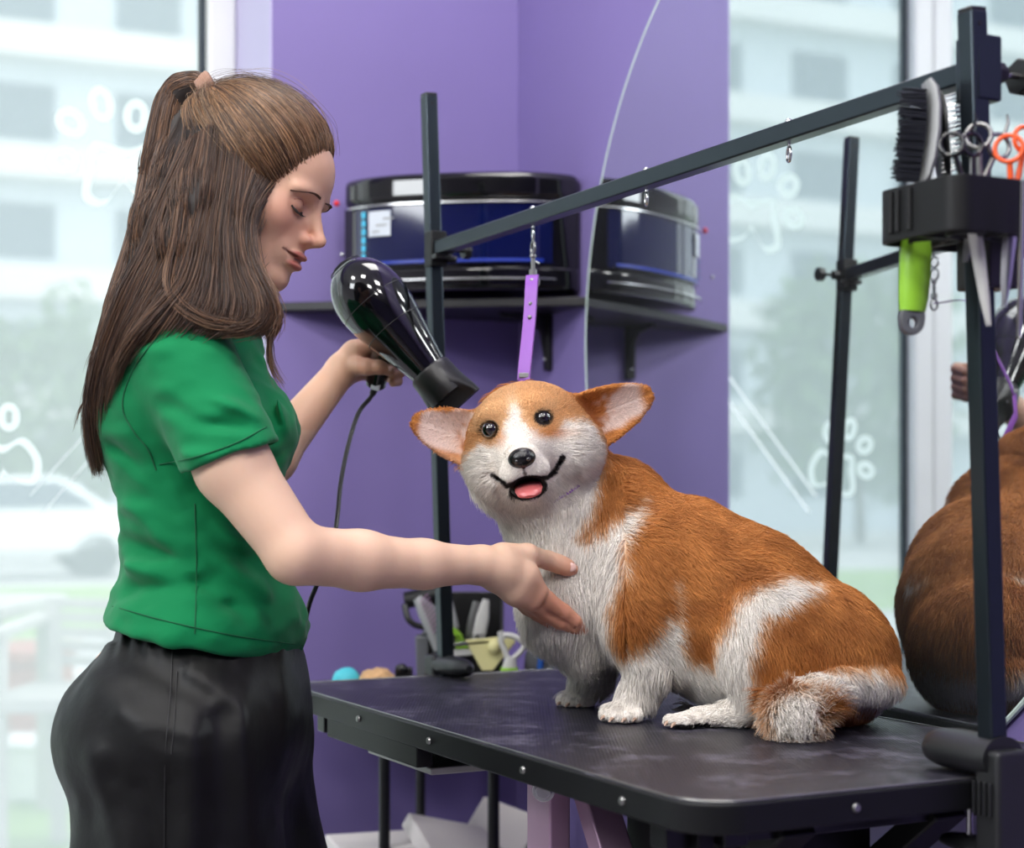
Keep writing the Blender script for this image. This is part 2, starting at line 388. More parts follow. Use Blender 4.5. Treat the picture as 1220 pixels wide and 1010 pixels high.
def screw(P, nrm, r=.0052):
    mb = MB(); mb.cyl(P, Vector(P)+Vector(nrm)*.0035, r, 14, r*.75); return mb.build('screw', 'worn_steel', table, bevel=.0008)
for v in (.14, .36, .62, .86, 1.08): screw(TP(0, v, TZ-.017), -TB)
for u in (.19, .47): screw(TP(u, 0, TZ-.017), TA)
# steel under-frame
mb = MB()
for u in (.10, TWID-.10): mb.bar(TP(u, .08, TZ-.048), TP(u, TLEN-.05, TZ-.048), .03, .03)
for v in (.12, TLEN-.1): mb.bar(TP(.03, v, TZ-.05), TP(TWID-.03, v, TZ-.05), .03, .032)
mb.build('under_frame', 'dark_metal', table, bevel=.002)
mb = MB(); mb.bar(TP(.012, .66, TZ-.044), TP(.012, .985, TZ-.044), .024, .028); mb.build('side_rail', 'black_satin', table, bevel=.002)
mb = MB(); mb.box(TP(.105, .79, TZ-.068), (.15, .22, .010), Matrix((TB, -TA, Vector((0, 0, 1)))).transposed()); mb.build('cable_tray', 'light_grey', table, bevel=.002)
# pink upright with bolt, crossed struts, dark legs, feet
mb = MB(); mb.bar(TP(.12, .52, .03), TP(.12, .52, TZ-.033), .062, .03, TB); leg = mb.build('leg', 'pink_metal', table, bevel=.003)
mb = MB(); q = at(648, 941, 2.015); mb.cyl(q, q+Vector((-.1, -.99, 0))*.012, .0105, 6); mb.cyl(q, q+Vector((-.1, -.99, 0))*.004, .014, 20); mb.build('bolt', 'steel', leg, bevel=.001)
mb = MB(); mb.bar(TP(.47, .52, .03), TP(.47, .52, TZ-.033), .062, .03, TB); mb.build('leg', 'pink_metal', table, bevel=.003)
mb = MB(); mb.bar(TP(.15, .47, TZ-.05), TP(.15, .05, .12), .03, .045, TB); mb.build('strut', 'pink_metal', table, bevel=.003)
mb = MB(); mb.bar(TP(.47, .5, TZ-.05), TP(.47, .05, .12), .03, .045, TB); mb.build('strut', 'pink_metal', table, bevel=.003)
mb = MB(); mb.bar(TP(.19, .10, TZ-.05), TP(.19, .95, .12), .03, .045, TB); mb.build('cross_strut', 'black_satin', table, bevel=.003)
mb = MB(); mb.bar(TP(.40, .10, TZ-.05), TP(.40, .95, .12), .03, .045, TB); mb.build('cross_strut', 'black_satin', table, bevel=.003)
mb = MB(); mb.bar(TP(.29, .33, TZ-.03), TP(.29, .33, .45), .20, .22, TB); mb.build('motor_housing', 'black_satin', table, bevel=.004)
mb = MB(); mb.box(TP(.07, .10, TZ-.055), (.02, .02, .05), Matrix((TB, -TA, Vector((0, 0, 1)))).transposed()); mb.build('stop_block', 'black_satin', table, bevel=.002)
mb = MB()
for u in (.12, .47): mb.bar(TP(u, .0, .025), TP(u, 1.12, .025), .05, .05)
for v in (.04, 1.08): mb.bar(TP(.06, v, .03), TP(.53, v, .03), .05, .05)
mb.build('base_frame', 'dark_metal', table, bevel=.004)

# ------------------------------------------------------------------ grooming arm: two posts, clamps, cross bar
def post(name, base, top, label, clampdir, knobdir):
    base = Vector(base); top = Vector(top); r = thing(name, (base.x, base.y, TZ), label, 'grooming arm post', 'posts clamped to the ends of the grooming table')
    mb = MB(); mb.bar(base, top, .0225, .0225, TA); mb.build('tube', 'post_metal', r, bevel=.0025)
    mb = MB(); d = (top-base).normalized(); mb.bar(top-d*.002, top+d*.004, .0215, .0215, TA); mb.build('end_cap', 'black_plastic', r, bevel=.002)
    mb = MB(); q = top-d*.014; mb.cyl(q+TA*.0105, q+TA*.0119, .0028, 12); mb.build('pin_hole', 'black_plastic', r)
    return r, d
PB1 = Vector((-.108, 2.790, TZ-.045)); LEAN = Vector((-.025, -.043, 1))
PT1 = at(511, 114, 2.748); pd1 = (PT1-Vector((-.110, 2.787, TZ))).normalized()
B1 = Vector((-.110, 2.787, TZ))-pd1*.05
p1, d1 = post('grooming_post', B1, PT1, 'black square post clamped to the far end of the table', 0, 0)
PT2 = at(1158, 14, 1.722); bz = at(1183, 905, 1.765); pd2 = (PT2-bz).normalized(); B2 = bz-pd2*.10
p2, d2 = post('grooming_post', B2, PT2, 'black square post clamped to the near end of the table, carrying the tool tray', 0, 0)
def clamp(root, P, outd, side, m='soft_plastic', big=1.0):
    zz = .0175*big
    # P on the table edge; outd points off the table, side along the edge
    R = Matrix((side, outd, Vector((0, 0, 1)))).transposed(); ex = -outd
    # upper jaw: a rounded beak lying on the table top
    mb = MB(); pts = []
    for i in range(9):
        t = i/8; pts.append(P+outd*.022+ex*(.115*t)+Vector((0, 0, zz)))
    rs = [(.021, .0165), (.0225, .0165), (.023, .0165), (.0225, .0165), (.0225, .0165), (.022, .0165), (.0205, .0155), (.0165, .0135), (.006, .006)]; rs = [(a_*big, b_*big) for a_, b_ in rs]
    mb.tube(pts, rs, 20, flat=side); mb.build('upper_jaw', m, root)
    mb = MB(); mb.box(P+outd*.020+Vector((0, 0, -.030)), (.044, .036, .125), R); b = mb.build('clamp_body', m, root, bevel=.005)
    mb = MB()
    for k in range(4): mb.box(P+outd*(.004)+side*(-.0235)+Vector((0, 0, -.018-.0*k))+outd*(.008*k), (.004, .0035, .035), R)
    mb.build('rib', m, b, bevel=.0008)
    mb = MB(); pts = [P+outd*.016+ex*(.075*t)+Vector((0, 0, -.075)) for t in (0, .25, .5, .75, 1)]
    mb.tube(pts, [(.021, .011), (.021, .012), (.021, .010), (.020, .009), (.016, .007)], 16, flat=side); mb.build('lower_jaw', m, root)
    q = P+ex*.028
    mb = MB(); mb.cyl(q+Vector((0, 0, -.094)), q+Vector((0, 0, -.034)), .0035, 12); sc = mb.build('clamp_screw', 'steel', root)
    mb = MB(); mb.cyl(q+Vector((0, 0, -.108)), q+Vector((0, 0, -.090)), .014, 8); mb.build('knob', 'black_plastic', sc, bevel=.002)
PC1 = Z(Vector((-.110, 2.787, 0)), TZ)-(-TA)*.018; PC1 = TP((Z(PC1, 0)-TN).dot(TB), TLEN, TZ)
clamp(p1, PC1, -TA, TB)
u2 = (Z(bz, 0)-TN).dot(TB); PC2 = TP(u2, 0, TZ); clamp(p2, PC2, TA, TB, big=1.35)
mb = MB(); q = PC2+TA*.02+Vector((0, 0, -.02)); mb.cyl(q+TB*.02, q+TB*.075, .009, 16); mb.cyl(q+TB*.05, q+TB*.075, .013, 8); mb.build('side_knob', 'soft_plastic', p2, bevel=.001)
# cross bar
J1 = at(519, 297, 2.752); J2 = at(1166, 84, 1.735)
bar = thing('grooming_bar', J1.lerp(J2, .5), 'long black horizontal bar joining the two posts, with chrome eyelets', 'grooming bar')
bd = (J2-J1).normalized(); bs = J1+bd*.012; be = J2
mb = MB(); mb.bar(bs, be, .0225, .0225); mb.build('tube', 'post_metal', bar, bevel=.0022)
mb = MB(); R_ = Matrix((TB, TA, Vector((0, 0, 1)))).transposed()
mb.box(J1+Vector((0, 0, -.0)), (.029, .029, .058), R_); sl = mb.build('sleeve', 'black_satin', bar, bevel=.002)
mb = MB(); mb.cyl(J1+TB*.014, J1+TB*.03, .009, 8); mb.cyl(J1+TB*.03, J1+TB*.05, .003, 10); mb.cyl(J1+TB*.05, J1+TB*.062, .013, 8); mb.build('knob', 'black_plastic', sl, bevel=.001)
mb = MB(); mb.box(J1+bd*.02+Vector((0, 0, -.0155)), (.03, .02, .008), R_); mb.cyl(J1+bd*.02+Vector((0, 0, -.018))+TB*.01, J1+bd*.02+Vector((0, 0, -.018))+TB*.026, .006, 10); mb.build('bar_lock', 'black_plastic', sl, bevel=.001)
mb = MB(); mb.box(J2, (.034, .034, .068), R_); s2 = mb.build('sleeve', 'post_metal', bar, bevel=.003)
for sgn in (1,):
    mb = MB(); k = J2+TB*.016+Vector((0, 0, .0)); mb.cyl(k, k+TB*.014, .0125, 8); mb.cyl(k+TB*.014, k+TB*.020, .009, 8); g = mb.build('knob', 'black_plastic', s2, bevel=.0015)
    mb = MB(); mb.cyl(k+TB*.018, k+TB*.042, .0032, 12); mb.build('spindle', 'steel', g)
    mb = MB(); mb.cyl(k+TB*.038, k+TB*.056, .020, 8); mb.build('knob', 'black_plastic', s2, bevel=.002)
def barpt(x):                          # point of the bar axis seen at pixel column x
    k = (x-CXP)/F; t = (k*J1.y-J1.x)/((J2.x-J1.x)-k*(J2.y-J1.y)); return J1.lerp(J2, t)
for x in (635, 770, 940):
    P = barpt(x); mb = MB(); side = Vector((0, 0, 1)).cross(bd).normalized()
    mb.ball(P+Vector((0, 0, .0135)), (.005, .005, .004), 8); mb.cyl(P+Vector((0, 0, -.018)), P+Vector((0, 0, .012)), .002, 8)
    mb.torus(P+Vector((0, 0, -.0255)), .0085, .0019, side+bd*.5); mb.build('eyelet', 'steel', bar)

# ------------------------------------------------------------------ purple leash with clip
PE = barpt(635)
leash = thing('grooming_leash', PE+Vector((0, 0, -.04)), 'purple studded strap hanging from the bar to the neck of the dog', 'leash')
mb = MB(); a = PE+Vector((0, 0, -.036)); mb.torus(a+Vector((0, 0, -.010)), .010, .0019, (1, .25, 0)); mb.cyl(a+Vector((0, 0, -.02)), a+Vector((0, 0, -.042)), .0032, 10); mb.ball(a+Vector((0, 0, -.022)), .0048, 8)
mb.cyl(a+Vector((0, 0, -.042)), a+Vector((0, 0, -.05)), .006, 12); mb.torus(a+Vector((.0, 0, -.06)), .009, .0018, (.2, -1, 0)); mb.cyl(a+Vector((.004, -.004, -.03)), a+Vector((.009, -.006, -.034)), .0018, 8)
mb.build('snap_hook', 'worn_steel', leash)
s0 = a+Vector((0, 0, -.058)); sp = smooth_open([s0, at(634, 330, 2.425), at(631, 380, 2.395), at(626, 430, 2.365), at(624, 452, 2.355)], 6)
mb = MB(); k = 13; vs = []; fs = []
for p in sp:
    p = Vector(p); w = Vector((.0085, -.003, 0)); d = Vector((.0008, .0016, 0)); vs += [p-w-d, p+w-d, p+w+d, p-w+d]
for i in range(len(sp)-1):
    for j in range(4): fs.append((4*i+j, 4*i+(j+1) % 4, 4*i+4+(j+1) % 4, 4*i+4+j))
fs += [(0, 3, 2, 1), (len(vs)-4, len(vs)-3, len(vs)-2, len(vs)-1)]; mb.add(vs, fs); mb.build('strap', 'purple_strap', leash, smooth=30)
for y in (334, 347, 362, 378):
    P = at(634-(y-330)*.06, y, 2.4215-(y-330)*.0006); mb = MB(); mb.ball(P, (.0032, .002, .0032), 8); mb.build('rivet', 'worn_steel', leash)
mb = MB(); P = at(624, 447, 2.354); mb.box(P, (.014, .004, .007)); mb.build('slider', 'grey_plastic', leash, bevel=.001)

# ------------------------------------------------------------------ tool tray on the near post
TR = PB = None
tc = lambda u, v, z: Z(Vector((bz.x-.018, bz.y-.012, 0))+TB*u+TA*v, z)     # u right along the table end, v toward the camera
ztop = CZ+.3155; zbot = CZ+.261
tray = thing('tool_tray', tc(.0, .06, zbot), 'black plastic tool tray with brushes and scissors on the near post', 'tool tray')
def tray_outline(ins, n=6):
    x0, x1, y0, y1, r = -.112+ins, .12-ins, -.035+ins, .09-ins, .022-ins*.6; P = []
    for (cx, cy, a0) in ((x1-r, y0+r, -90), (x1-r, y1-r, 0), (x0+r, y1-r, 90), (x0+r, y0+r, 180)):
        for i in range(n+1): a = math.radians(a0+90*i/n); P.append((cx+r*math.cos(a), cy+r*math.sin(a)))
    return P
O = tray_outline(0, 8); I = tray_outline(.0035, 8); n = len(O); vs = []
for (P, z) in ((O, ztop), (O, zbot), (I, zbot), (I, ztop)): vs += [tc(u, v, z) for u, v in P]
fs = []
for r_ in range(4):
    for i in range(n): j = (i+1) % n; a = r_*n; b = ((r_+1) % 4)*n; fs.append((a+i, a+j, b+j, b+i))
mb = MB(); mb.add(vs, fs)
mb.build('rim_wall', 'black_satin', tray, bevel=.001)
mb = MB()
for v in (-.006, .004, .022): mb.cyl(tc(-.1125, v, zbot+.008), tc(-.1125, v, ztop-.004), .0035, 10)
mb.build('groove', 'black_satin', tray)
mb = MB()      # floor plate with round tool holes = rings joined by webs
for (u, v) in ((-.07, .0), (-.07, .055), (-.025, .06), (.06, .0), (.055, .06), (.095, .05)): mb.torus(tc(u, v, zbot+.003), .017, .003, (0, 0, 1))
for (u0_, v0_, u1_, v1_) in ((-.11, .028, .118, .028), (-.045, -.03, -.045, .088), (.03, -.03, .03, .088), (.08, -.03, .08, .088)): mb.bar(tc(u0_, v0_, zbot+.003), tc(u1_, v1_, zbot+.003), .006, .005)
mb.build('hole_plate', 'black_satin', tray)
mb = MB(); mb.box(Vector((bz.x, bz.y, 0))+(PT2-bz)*0+Vector((-.012, -.022, ztop-.055)), (.042, .05, .09), R_); mb.build('post_bracket', 'black_plastic', tray, bevel=.003)

def at2(x, y, Y): return at(x, y, Y)
# bristle brush with lime handle
YB = 1.735
br = thing('bristle_brush', at(1090, 285, YB), 'lime-handled bristle brush with pale back standing in the tool tray', 'brush', 'brushes in the tool tray')
mb = MB(); mb.tube([at(x, y, YB+.004) for x, y in ((1104, 97), (1109, 108), (1111, 130), (1110, 160), (1106, 190), (1101, 212), (1093, 226))], [(.004, .016), (.0065, .022), (.0072, .026), (.0072, .027), (.0068, .026), (.006, .023), (.0045, .014)], 16, flat=(1, 0, 0)); mb.build('back', 'grey_plastic', br)
mb = MB(); r2 = random.Random(3)
for i in range(30):
    y = 108+i*3.7; xb = 1104 if y < 150 else 1104-(y-150)*.14
    for j in range(9):
        dY = (j-4)*.0052; yy = y+r2.uniform(-1, 1); L_ = 33+r2.uniform(-3, 3)-abs(j-4)*1.2-(4 if i in (0, 29) else 0)
        mb.tube([at(xb, yy, YB+.004+dY), at(xb-L_, yy-2+r2.uniform(-1.5, 1.5), YB+.004+dY*1.15)], [.0013, .0007], 5)
mb.build('bristles', 'bristle', br)
mb = MB(); mb.tube([at(x, y, YB) for x, y in ((1094, 222), (1092, 250), (1091, 283))], [(.007, .009), (.009, .009), (.0135, .011)], 16, flat=(1, 0, 0)); mb.build('neck', 'grey_plastic', br)
mb = MB(); mb.tube([at(x, y, YB) for x, y in ((1091.5, 280), (1091, 300), (1090, 330), (1088.5, 355), (1087, 371))], [(.0145, .012), (.0165, .013), (.0165, .013), (.0155, .012), (.0135, .011)], 20, flat=(1, 0, 0)); mb.build('handle', 'lime', br)
mb = MB(); c_ = at(1086, 383, YB); pl = [(-.0135, .0115), (.0135, .0115), (.012, -.004), (.0085, -.0115), (.003, -.014), (-.003, -.014), (-.0085, -.0115), (-.012, -.004)]
hole = [(.0048*math.cos(2*PI*i/16), -.0015+.0055*math.sin(2*PI*i/16)) for i in range(16)]
outr = []
for i in range(16):
    a = 2*PI*i/16; dx, dy = math.cos(a), math.sin(a); best = 9
    for q in range(8):
        x1_, y1_ = pl[q]; x2_, y2_ = pl[(q+1) % 8]; den = dx*(y2_-y1_)-dy*(x2_-x1_)
        if abs(den) < 1e-12: continue
        t = (x1_*(y2_-y1_)-y1_*(x2_-x1_))/den; s = (x1_*dy-y1_*dx)/den
        if t > 0 and -1e-6 <= s <= 1+1e-6: best = min(best, t)
    outr.append((dx*best, dy*best))
vs = []; th = .008
for yy in (-th, th):
    for P in (outr, hole): vs += [c_+Vector((p[0], yy, p[1])) for p in P]
fs = []
for i in range(16):
    j = (i+1) % 16; fs += [(i, j, 16+j, 16+i), (32+i, 48+i, 48+j, 32+j), (i, 32+i, 32+j, j), (16+i, 16+j, 48+j, 48+i)]
mb.add(vs, fs); mb.build('end_cap', 'grey_rubber', br, bevel=.0015)
# pin brush behind
YP = 1.765
pb = thing('pin_brush', at(1140, 280, YP), 'steel pin brush behind the bristle brush in the tool tray', 'brush', 'brushes in the tool tray')
mb = MB(); mb.tube([at(x, y, YP) for x, y in ((1117, 112), (1119, 130), (1121, 165), (1124, 200), (1128, 235))], [(.004, .015), (.006, .024), (.006, .027), (.006, .024), (.005, .01)], 14, flat=(1, 0, 0)); mb.build('back', 'dark_metal', pb)
mb = MB(); 
for i in range(17):
    for j in range(6):
        y = 116+i*5.6; dY = (j-2.5)*.007; mb.tube([at(1122, y, YP+dY), at(1148+r2.uniform(-2, 3), y-7+r2.uniform(-2, 2), YP+dY*1.2)], .0006, 5)
mb.build('pins', 'steel', pb)
mb = MB(); mb.tube([at(x, y, YP) for x, y in ((1128, 230), (1140, 262), (1148, 290), (1150, 308))], [.006, .007, .006, .003], 12); mb.build('handle', 'light_grey', pb)
# scissors
def scissors(cx, cy, Y, tip, ring_m, blade_m, label, spread=13, r=.0115, tilt=0.0, rm2=None):
    t = thing('grooming_scissors', at(cx, cy, Y), label, 'scissors', 'scissors in the tool tray')
    piv = at(cx+(tip[0]-cx)*.38, cy+(tip[1]-cy)*.38, Y); T_ = at(tip[0], tip[1], Y)
    for s in (-1, 1):
        c = at(cx+s*spread, cy+s*tilt, Y+s*.002)
        mb = MB(); mb.torus(c, r, .0024, (.35*s, -1, .1)); 
        ax = (piv-c).normalized(); mb.tube([c+ax*(r*.95), c.lerp(piv, .7), piv+Vector((-s*.002, s*.001, 0))], [.0030, .0034, .0045], 10)
        ringo = mb.build('finger_ring', ring_m if s < 0 or rm2 is None else rm2, t)
        mb = MB(); e = T_+Vector((-s*.0012, s*.001, 0)); p0 = piv+Vector((-s*.001, s*.001, 0)); mb.tube([p0-(e-p0)*.12, p0, p0.lerp(e, .35), p0.lerp(e, .75), e], [(.004, .002), (.0062, .0022), (.0058, .002), (.0038, .0016), (.001, .0008)], 10, flat=(1, 0, 0)); mb.build('blade', blade_m, t)
        if s > 0:
            mb = MB(); q = c-ax*(r+.001); mb.tube([q, q+Vector((.004, 0, .012)), q+Vector((.003, 0, .02))], [.0022, .0018, .0012], 8); mb.build('finger_rest', ring_m, ringo)
    mb = MB(); mb.cyl(piv+Vector((0, -.005, 0)), piv+Vector((0, .005, 0)), .0038, 12); mb.build('pivot_screw', 'steel', t)
scissors(1146, 172, 1.68, (1178, 388), 'black_gloss', 'light_grey', 'black-ringed scissors with long pale blades in front of the post', 12)
scissors(1178, 168, 1.70, (1150, 312), 'worn_steel', 'worn_steel', 'steel scissors crossing in front of the post, middle of the three', 12, .0125, 6)
scissors(1212, 172, 1.67, (1196, 366), 'orange', 'steel', 'orange-ringed scissors at the right end of the tool tray', 10, .0135, -5)
# steel comb between
cb = thing('steel_comb', at(1216, 300, 1.62), 'steel comb hanging at the right end of the tool tray', 'comb')
mb = MB(); mb.tube([at(1219, 215, 1.63), at(1217, 300, 1.63), at(1214, 402, 1.63)], [.0035, .0032, .0022], 8, flat=(1, 0, 0)); mb.build('spine', 'steel', cb)
mb = MB()
for i in range(26): p = at(1218-i*.15, 240+i*5, 1.63); mb.tube([p, p+Vector((.018, 0, 0))], .0006, 4)
mb.build('teeth', 'steel', cb)

# ------------------------------------------------------------------ hair dryer
AX0 = at(408, 315, 2.46); AX1 = at(520, 452, 2.445); dax = (AX1-AX0).normalized(); U = (AX1-AX0).length/177
dry = thing('hair_dryer', at(450, 440, 2.51), 'glossy black hair dryer held in the raised hand of the woman', 'hair dryer')
prof = [(0, 2), (1.5, 10), (5, 18), (12, 27), (22, 34.5), (36, 40.5), (52, 43), (68, 42.6), (85, 40), (105, 35.5), (125, 31), (145, 26.5), (165, 22.5), (174, 21)]
pp = smooth_open(prof, 4)
mb = MB(); mb.tube([AX0+dax*(p[0]*U) for p in pp], [max(p[1], .5)*U for p in pp], 48); body = mb.build('body', 'black_gloss', dry, smooth=60)
mb = MB()
for s, r_ in ((60, 43.1), (98, 37.4)): mb.torus(AX0+dax*(s*U), r_*U*1.0, .0006, dax, 48, 6)
mb.build('seam_line', 'black_plastic', body)
mb = MB()
for r_ in (8, 14, 20): mb.torus(AX0+dax*((-1.2+r_*r_*.014)*U), r_*U, .0011, dax, 32, 6)
mb.build('rear_grille', 'dark_metal', body)
mb = MB(); mb.tube([AX0+dax*(s*U) for s in (162, 166, 190, 203)], [24*U, 26.5*U, 27.5*U, 26*U], 32)
noz = mb.build('nozzle_collar', 'black_plastic', dry, bevel=.001)
# flat concentrator: cross-section morphs from round to slot
sl_dir = (at(565, 461, 2.42)-at(509, 489, 2.45)).normalized(); sl_dir = (sl_dir-dax*sl_dir.dot(dax)).normalized(); sl_n = dax.cross(sl_dir)
mb = MB(); vs = []; fs = []; n = 40; secs = [(180, 27, 27, 2), (192, 28.5, 25, 2.2), (203, 31, 17, 2.8), (212, 33, 9, 4), (219, 33.5, 7, 5)]
for (s, a_, b_, e_) in secs:
    for k in range(n):
        t = 2*PI*k/n; ct, st = math.cos(t), math.sin(t); x = math.copysign(abs(ct)**(2/e_), ct)*a_; y = math.copysign(abs(st)**(2/e_), st)*b_; vs.append(AX0+dax*(s*U)+sl_dir*(x*U)+sl_n*(y*U))
for i in range(len(secs)-1):
    for k in range(n): fs.append((i*n+k, i*n+(k+1) % n, (i+1)*n+(k+1) % n, (i+1)*n+k))
fs += [tuple(range(n))[::-1]]; m0 = len(vs)
for f in (.86, .80):
    for k in range(n):
        q = vs[(len(secs)-1)*n+k]; c = AX0+dax*(219*U); d = q-c; off = sl_dir*d.dot(sl_dir)*(.96 if f == .86 else .95)+sl_n*d.dot(sl_n)*(.62); vs.append(c+off-dax*(0 if f == .86 else .012))
L0 = (len(secs)-1)*n
for k in range(n):
    j = (k+1) % n; fs += [(L0+k, L0+j, m0+j, m0+k), (m0+k, m0+j, m0+n+j, m0+n+k)]
fs.append(tuple(range(m0+n, m0+2*n))); mb.add(vs, fs); mb.build('concentrator_nozzle', 'black_plastic', dry, smooth=45)
H0 = at(462, 392, 2.485); H1 = at(447, 462, 2.535)
mb = MB(); mb.tube([H0, H0.lerp(H1, .3), H0.lerp(H1, .7), H0.lerp(H1, .95), H1], [.021, .0185, .0165, .0155, .010], 20, flat=(1, 0, 0)); hd = mb.build('handle', 'black_gloss', dry)
mb = MB(); q = H0.lerp(H1, .93); mb.box(q+Vector((.002, -.0135, .002)), (.014, .004, .026), Matrix.Rotation(.25, 3, 'Y')); mb.build('switch_plate', 'sticker', hd, bevel=.0015)
mb = MB(); cp = smooth_open([H1, at(441, 474, 2.535), at(427, 492, 2.52), at(415, 530, 2.49), at(406, 575, 2.45), at(402, 615, 2.42), at(396, 650, 2.40), at(378, 695, 2.38), at(366, 730, 2.40), at(355, 800, 2.5), at(352, 900, 2.62), Z(at(352, 990, 2.7), .25), Z(at(352, 990, 2.7), .02), Z(at(400, 990, 3.0), .006)], 8)
mb.tube(cp, [.0052 if i < 6 else .0034 for i in range(len(cp))], 10); mb.build('cord', 'black_plastic', dry)

# ------------------------------------------------------------------ rack behind the table, with things on it
RA = TB; RBv = -TA
rk0 = Vector((-.45, 2.86, 0))
def RK(u, v, z): p = rk0+RA*u+RBv*v; return Vector((p.x, p.y, z))
TOPZ = TZ-.055
rack = thing('tool_rack', RK(.3, .12, 0), 'thin black shelf rack in the purple corner behind the table', 'rack')
for z, nm in ((TOPZ, 'shelf_board'), (.40, 'shelf_board')):
    mb = MB(); mb.prism(rrect(.50, .21, .01), RK(0.13, .06, z-.018), RA, RBv, (0, 0, .018)); mb.build(nm, 'shelf_black', rack, bevel=.002)
for (x_, Y_, r_) in ((458, 2.93, .010), (501, 3.10, .009), (588, 2.98, .0105), (640, 3.12, .009)):
    q = at(x_, 950, Y_); mb = MB(); mb.cyl(Z(q, 0), Z(q, TOPZ-.018), r_, 14); mb.build('leg', 'dark_metal', rack)
def stand(name, x, y, Y, label, cat, group=None): return thing(name, Z(at(x, y, Y), TOPZ), label, cat, group)
YK = 3.04
# organizer box
og = stand('tool_organizer', 550, 790, YK, 'black desk organizer full of brushes behind the far post', 'organizer')
P0 = at(512, 800, YK); P1_ = at(598, 800, YK); h_ = (TOPZ, at(0, 708, YK).z)
mb = MB(); w_ = P1_.x-P0.x; cxo = (P0.x+P1_.x)/2
mb.box((cxo, YK+.09, (h_[0]+h_[1])/2), (w_, .006, h_[1]-h_[0])); mb.build('back_panel', 'black_plastic', og, bevel=.002)
for sx in (-1, 1):
    mb = MB(); mb.prism([(0, 0), (.11, 0), (.11, h_[1]-h_[0]), (0, (h_[1]-h_[0])*.55)], (cxo+sx*w_/2-.003, YK-.018, h_[0]), (0, 1, 0), (0, 0, 1), (.006, 0, 0)); mb.build('side_panel', 'black_plastic', og, bevel=.001)
mb = MB(); mb.box((cxo, YK-.012, h_[0]+.035), (w_, .005, .07)); mb.build('front_panel', 'black_plastic', og, bevel=.001)
mb = MB(); mb.box((cxo, YK+.035, h_[0]+.004), (w_, .1, .006)); mb.build('bottom_panel', 'black_plastic', og)
for fx in (.33, .66):
    mb = MB(); mb.box((cxo-w_/2+w_*fx, YK+.035, h_[0]+.05), (.004, .09, .10)); mb.build('divider', 'black_plastic', og)
def long_item(name, pts, r, m, label, cat, flat=(1, 0, 0), parts=()):
    o = MB(); o.tube([at(*p) for p in pts], r, 14, flat=flat); base = at(*pts[-1])
    t = thing(name, base, label, cat); o.build('body', m, t)
    for (nm, f, m2) in parts: q = MB(); f(q); q.build(nm, m2, t)
    return t
Yi = YK+.03
long_item('pale_comb', [(579, 714, Yi), (575, 735, Yi), (569, 765, Yi), (566, 800, Yi)], [(.006, .003), (.012, .004), (.0125, .004), (.011, .004)], 'light_grey', 'pale grey rounded comb handle standing in the organizer', 'comb')
long_item('steel_file', [(570, 717, Yi+.02), (563, 745, Yi+.02), (556, 800, Yi+.02)], [(.010, .003), (.011, .003), (.011, .003)], 'worn_steel', 'dull steel file beside the pale comb in the organizer', 'file')
t = thing('lime_brush', at(545, 800, Yi-.01), 'lime green wedge-shaped brush in the organizer behind the post', 'brush')
mb = MB(); mb.prism([(0, 0), (.045, 0), (.030, .03), (.012, .05), (0, .052)], at(530, 775, Yi-.01), (1, 0, 0), (0, 0, 1), (0, .018, 0)); mb.build('head', 'lime', t, bevel=.003)
mb = MB(); mb.tube([at(541, 748, Yi), at(536, 722, Yi), at(532, 704, Yi)], [.010, .008, .005], 12); mb.build('handle', 'grey_plastic', t)
t = thing('slicker_brush', at(500, 800, YK-.02), 'slanted vent brush with pink bristle pad left of the far post', 'brush')
mb = MB(); mb.tube([at(497, 712, YK-.03), at(509, 728, YK-.03), at(517, 748, YK-.03), at(522, 775, YK-.03)], [(.008, .012), (.018, .02), (.017, .018), (.008, .008)], 16, flat=(1, 0, 0)); hd_ = mb.build('head', 'grey_plastic', t)
mb = MB()
for i in range(9):
    for j in range(6): p = at(503+i*1.9+j*1.5, 716+i*4.5-j*1.8, YK-.045); mb.tube([p, p+Vector((-.004, -.012, -.002))], .0008, 4)
mb.build('bristles', 'pink_metal', hd_)
t = thing('clipper', at(495, 800, YK), 'black clipper with looped handle hanging over the left side of the organizer', 'clipper')
mb = MB(); mb.tube([at(x, y, YK+.02) for x, y in ((482, 715), (500, 712), (520, 706), (534, 703))], [(.016, .014), (.018, .015), (.017, .014), (.012, .010)], 14); mb.build('housing', 'black_satin', t)
mb = MB(); mb.tube([Vector(p) for p in smooth_open([at(482, 720, YK+.01), at(487, 738, YK), at(500, 746, YK), at(515, 744, YK), at(520, 732, YK+.01)], 5)], .006, 10); mb.build('loop_handle', 'black_plastic', t)
mb = MB()
mb.prism([(0, 0), (.055, 0), (.06, .10), (-.004, .10)], Z(at(497, 800, YK-.01), TOPZ), (1, 0, 0), (0, 0, 1), (0, .05, 0)); mb.prism([(.005, .10), (.05, .10), (.042, .112), (.012, .112)], Z(at(497, 800, YK-.01), TOPZ), (1, 0, 0), (0, 0, 1), (0, .05, 0))
tag(mb.build('clear_cup', 'grey_rubber', bevel=.004), 'smoky grey cup below the looped clipper', 'cup')
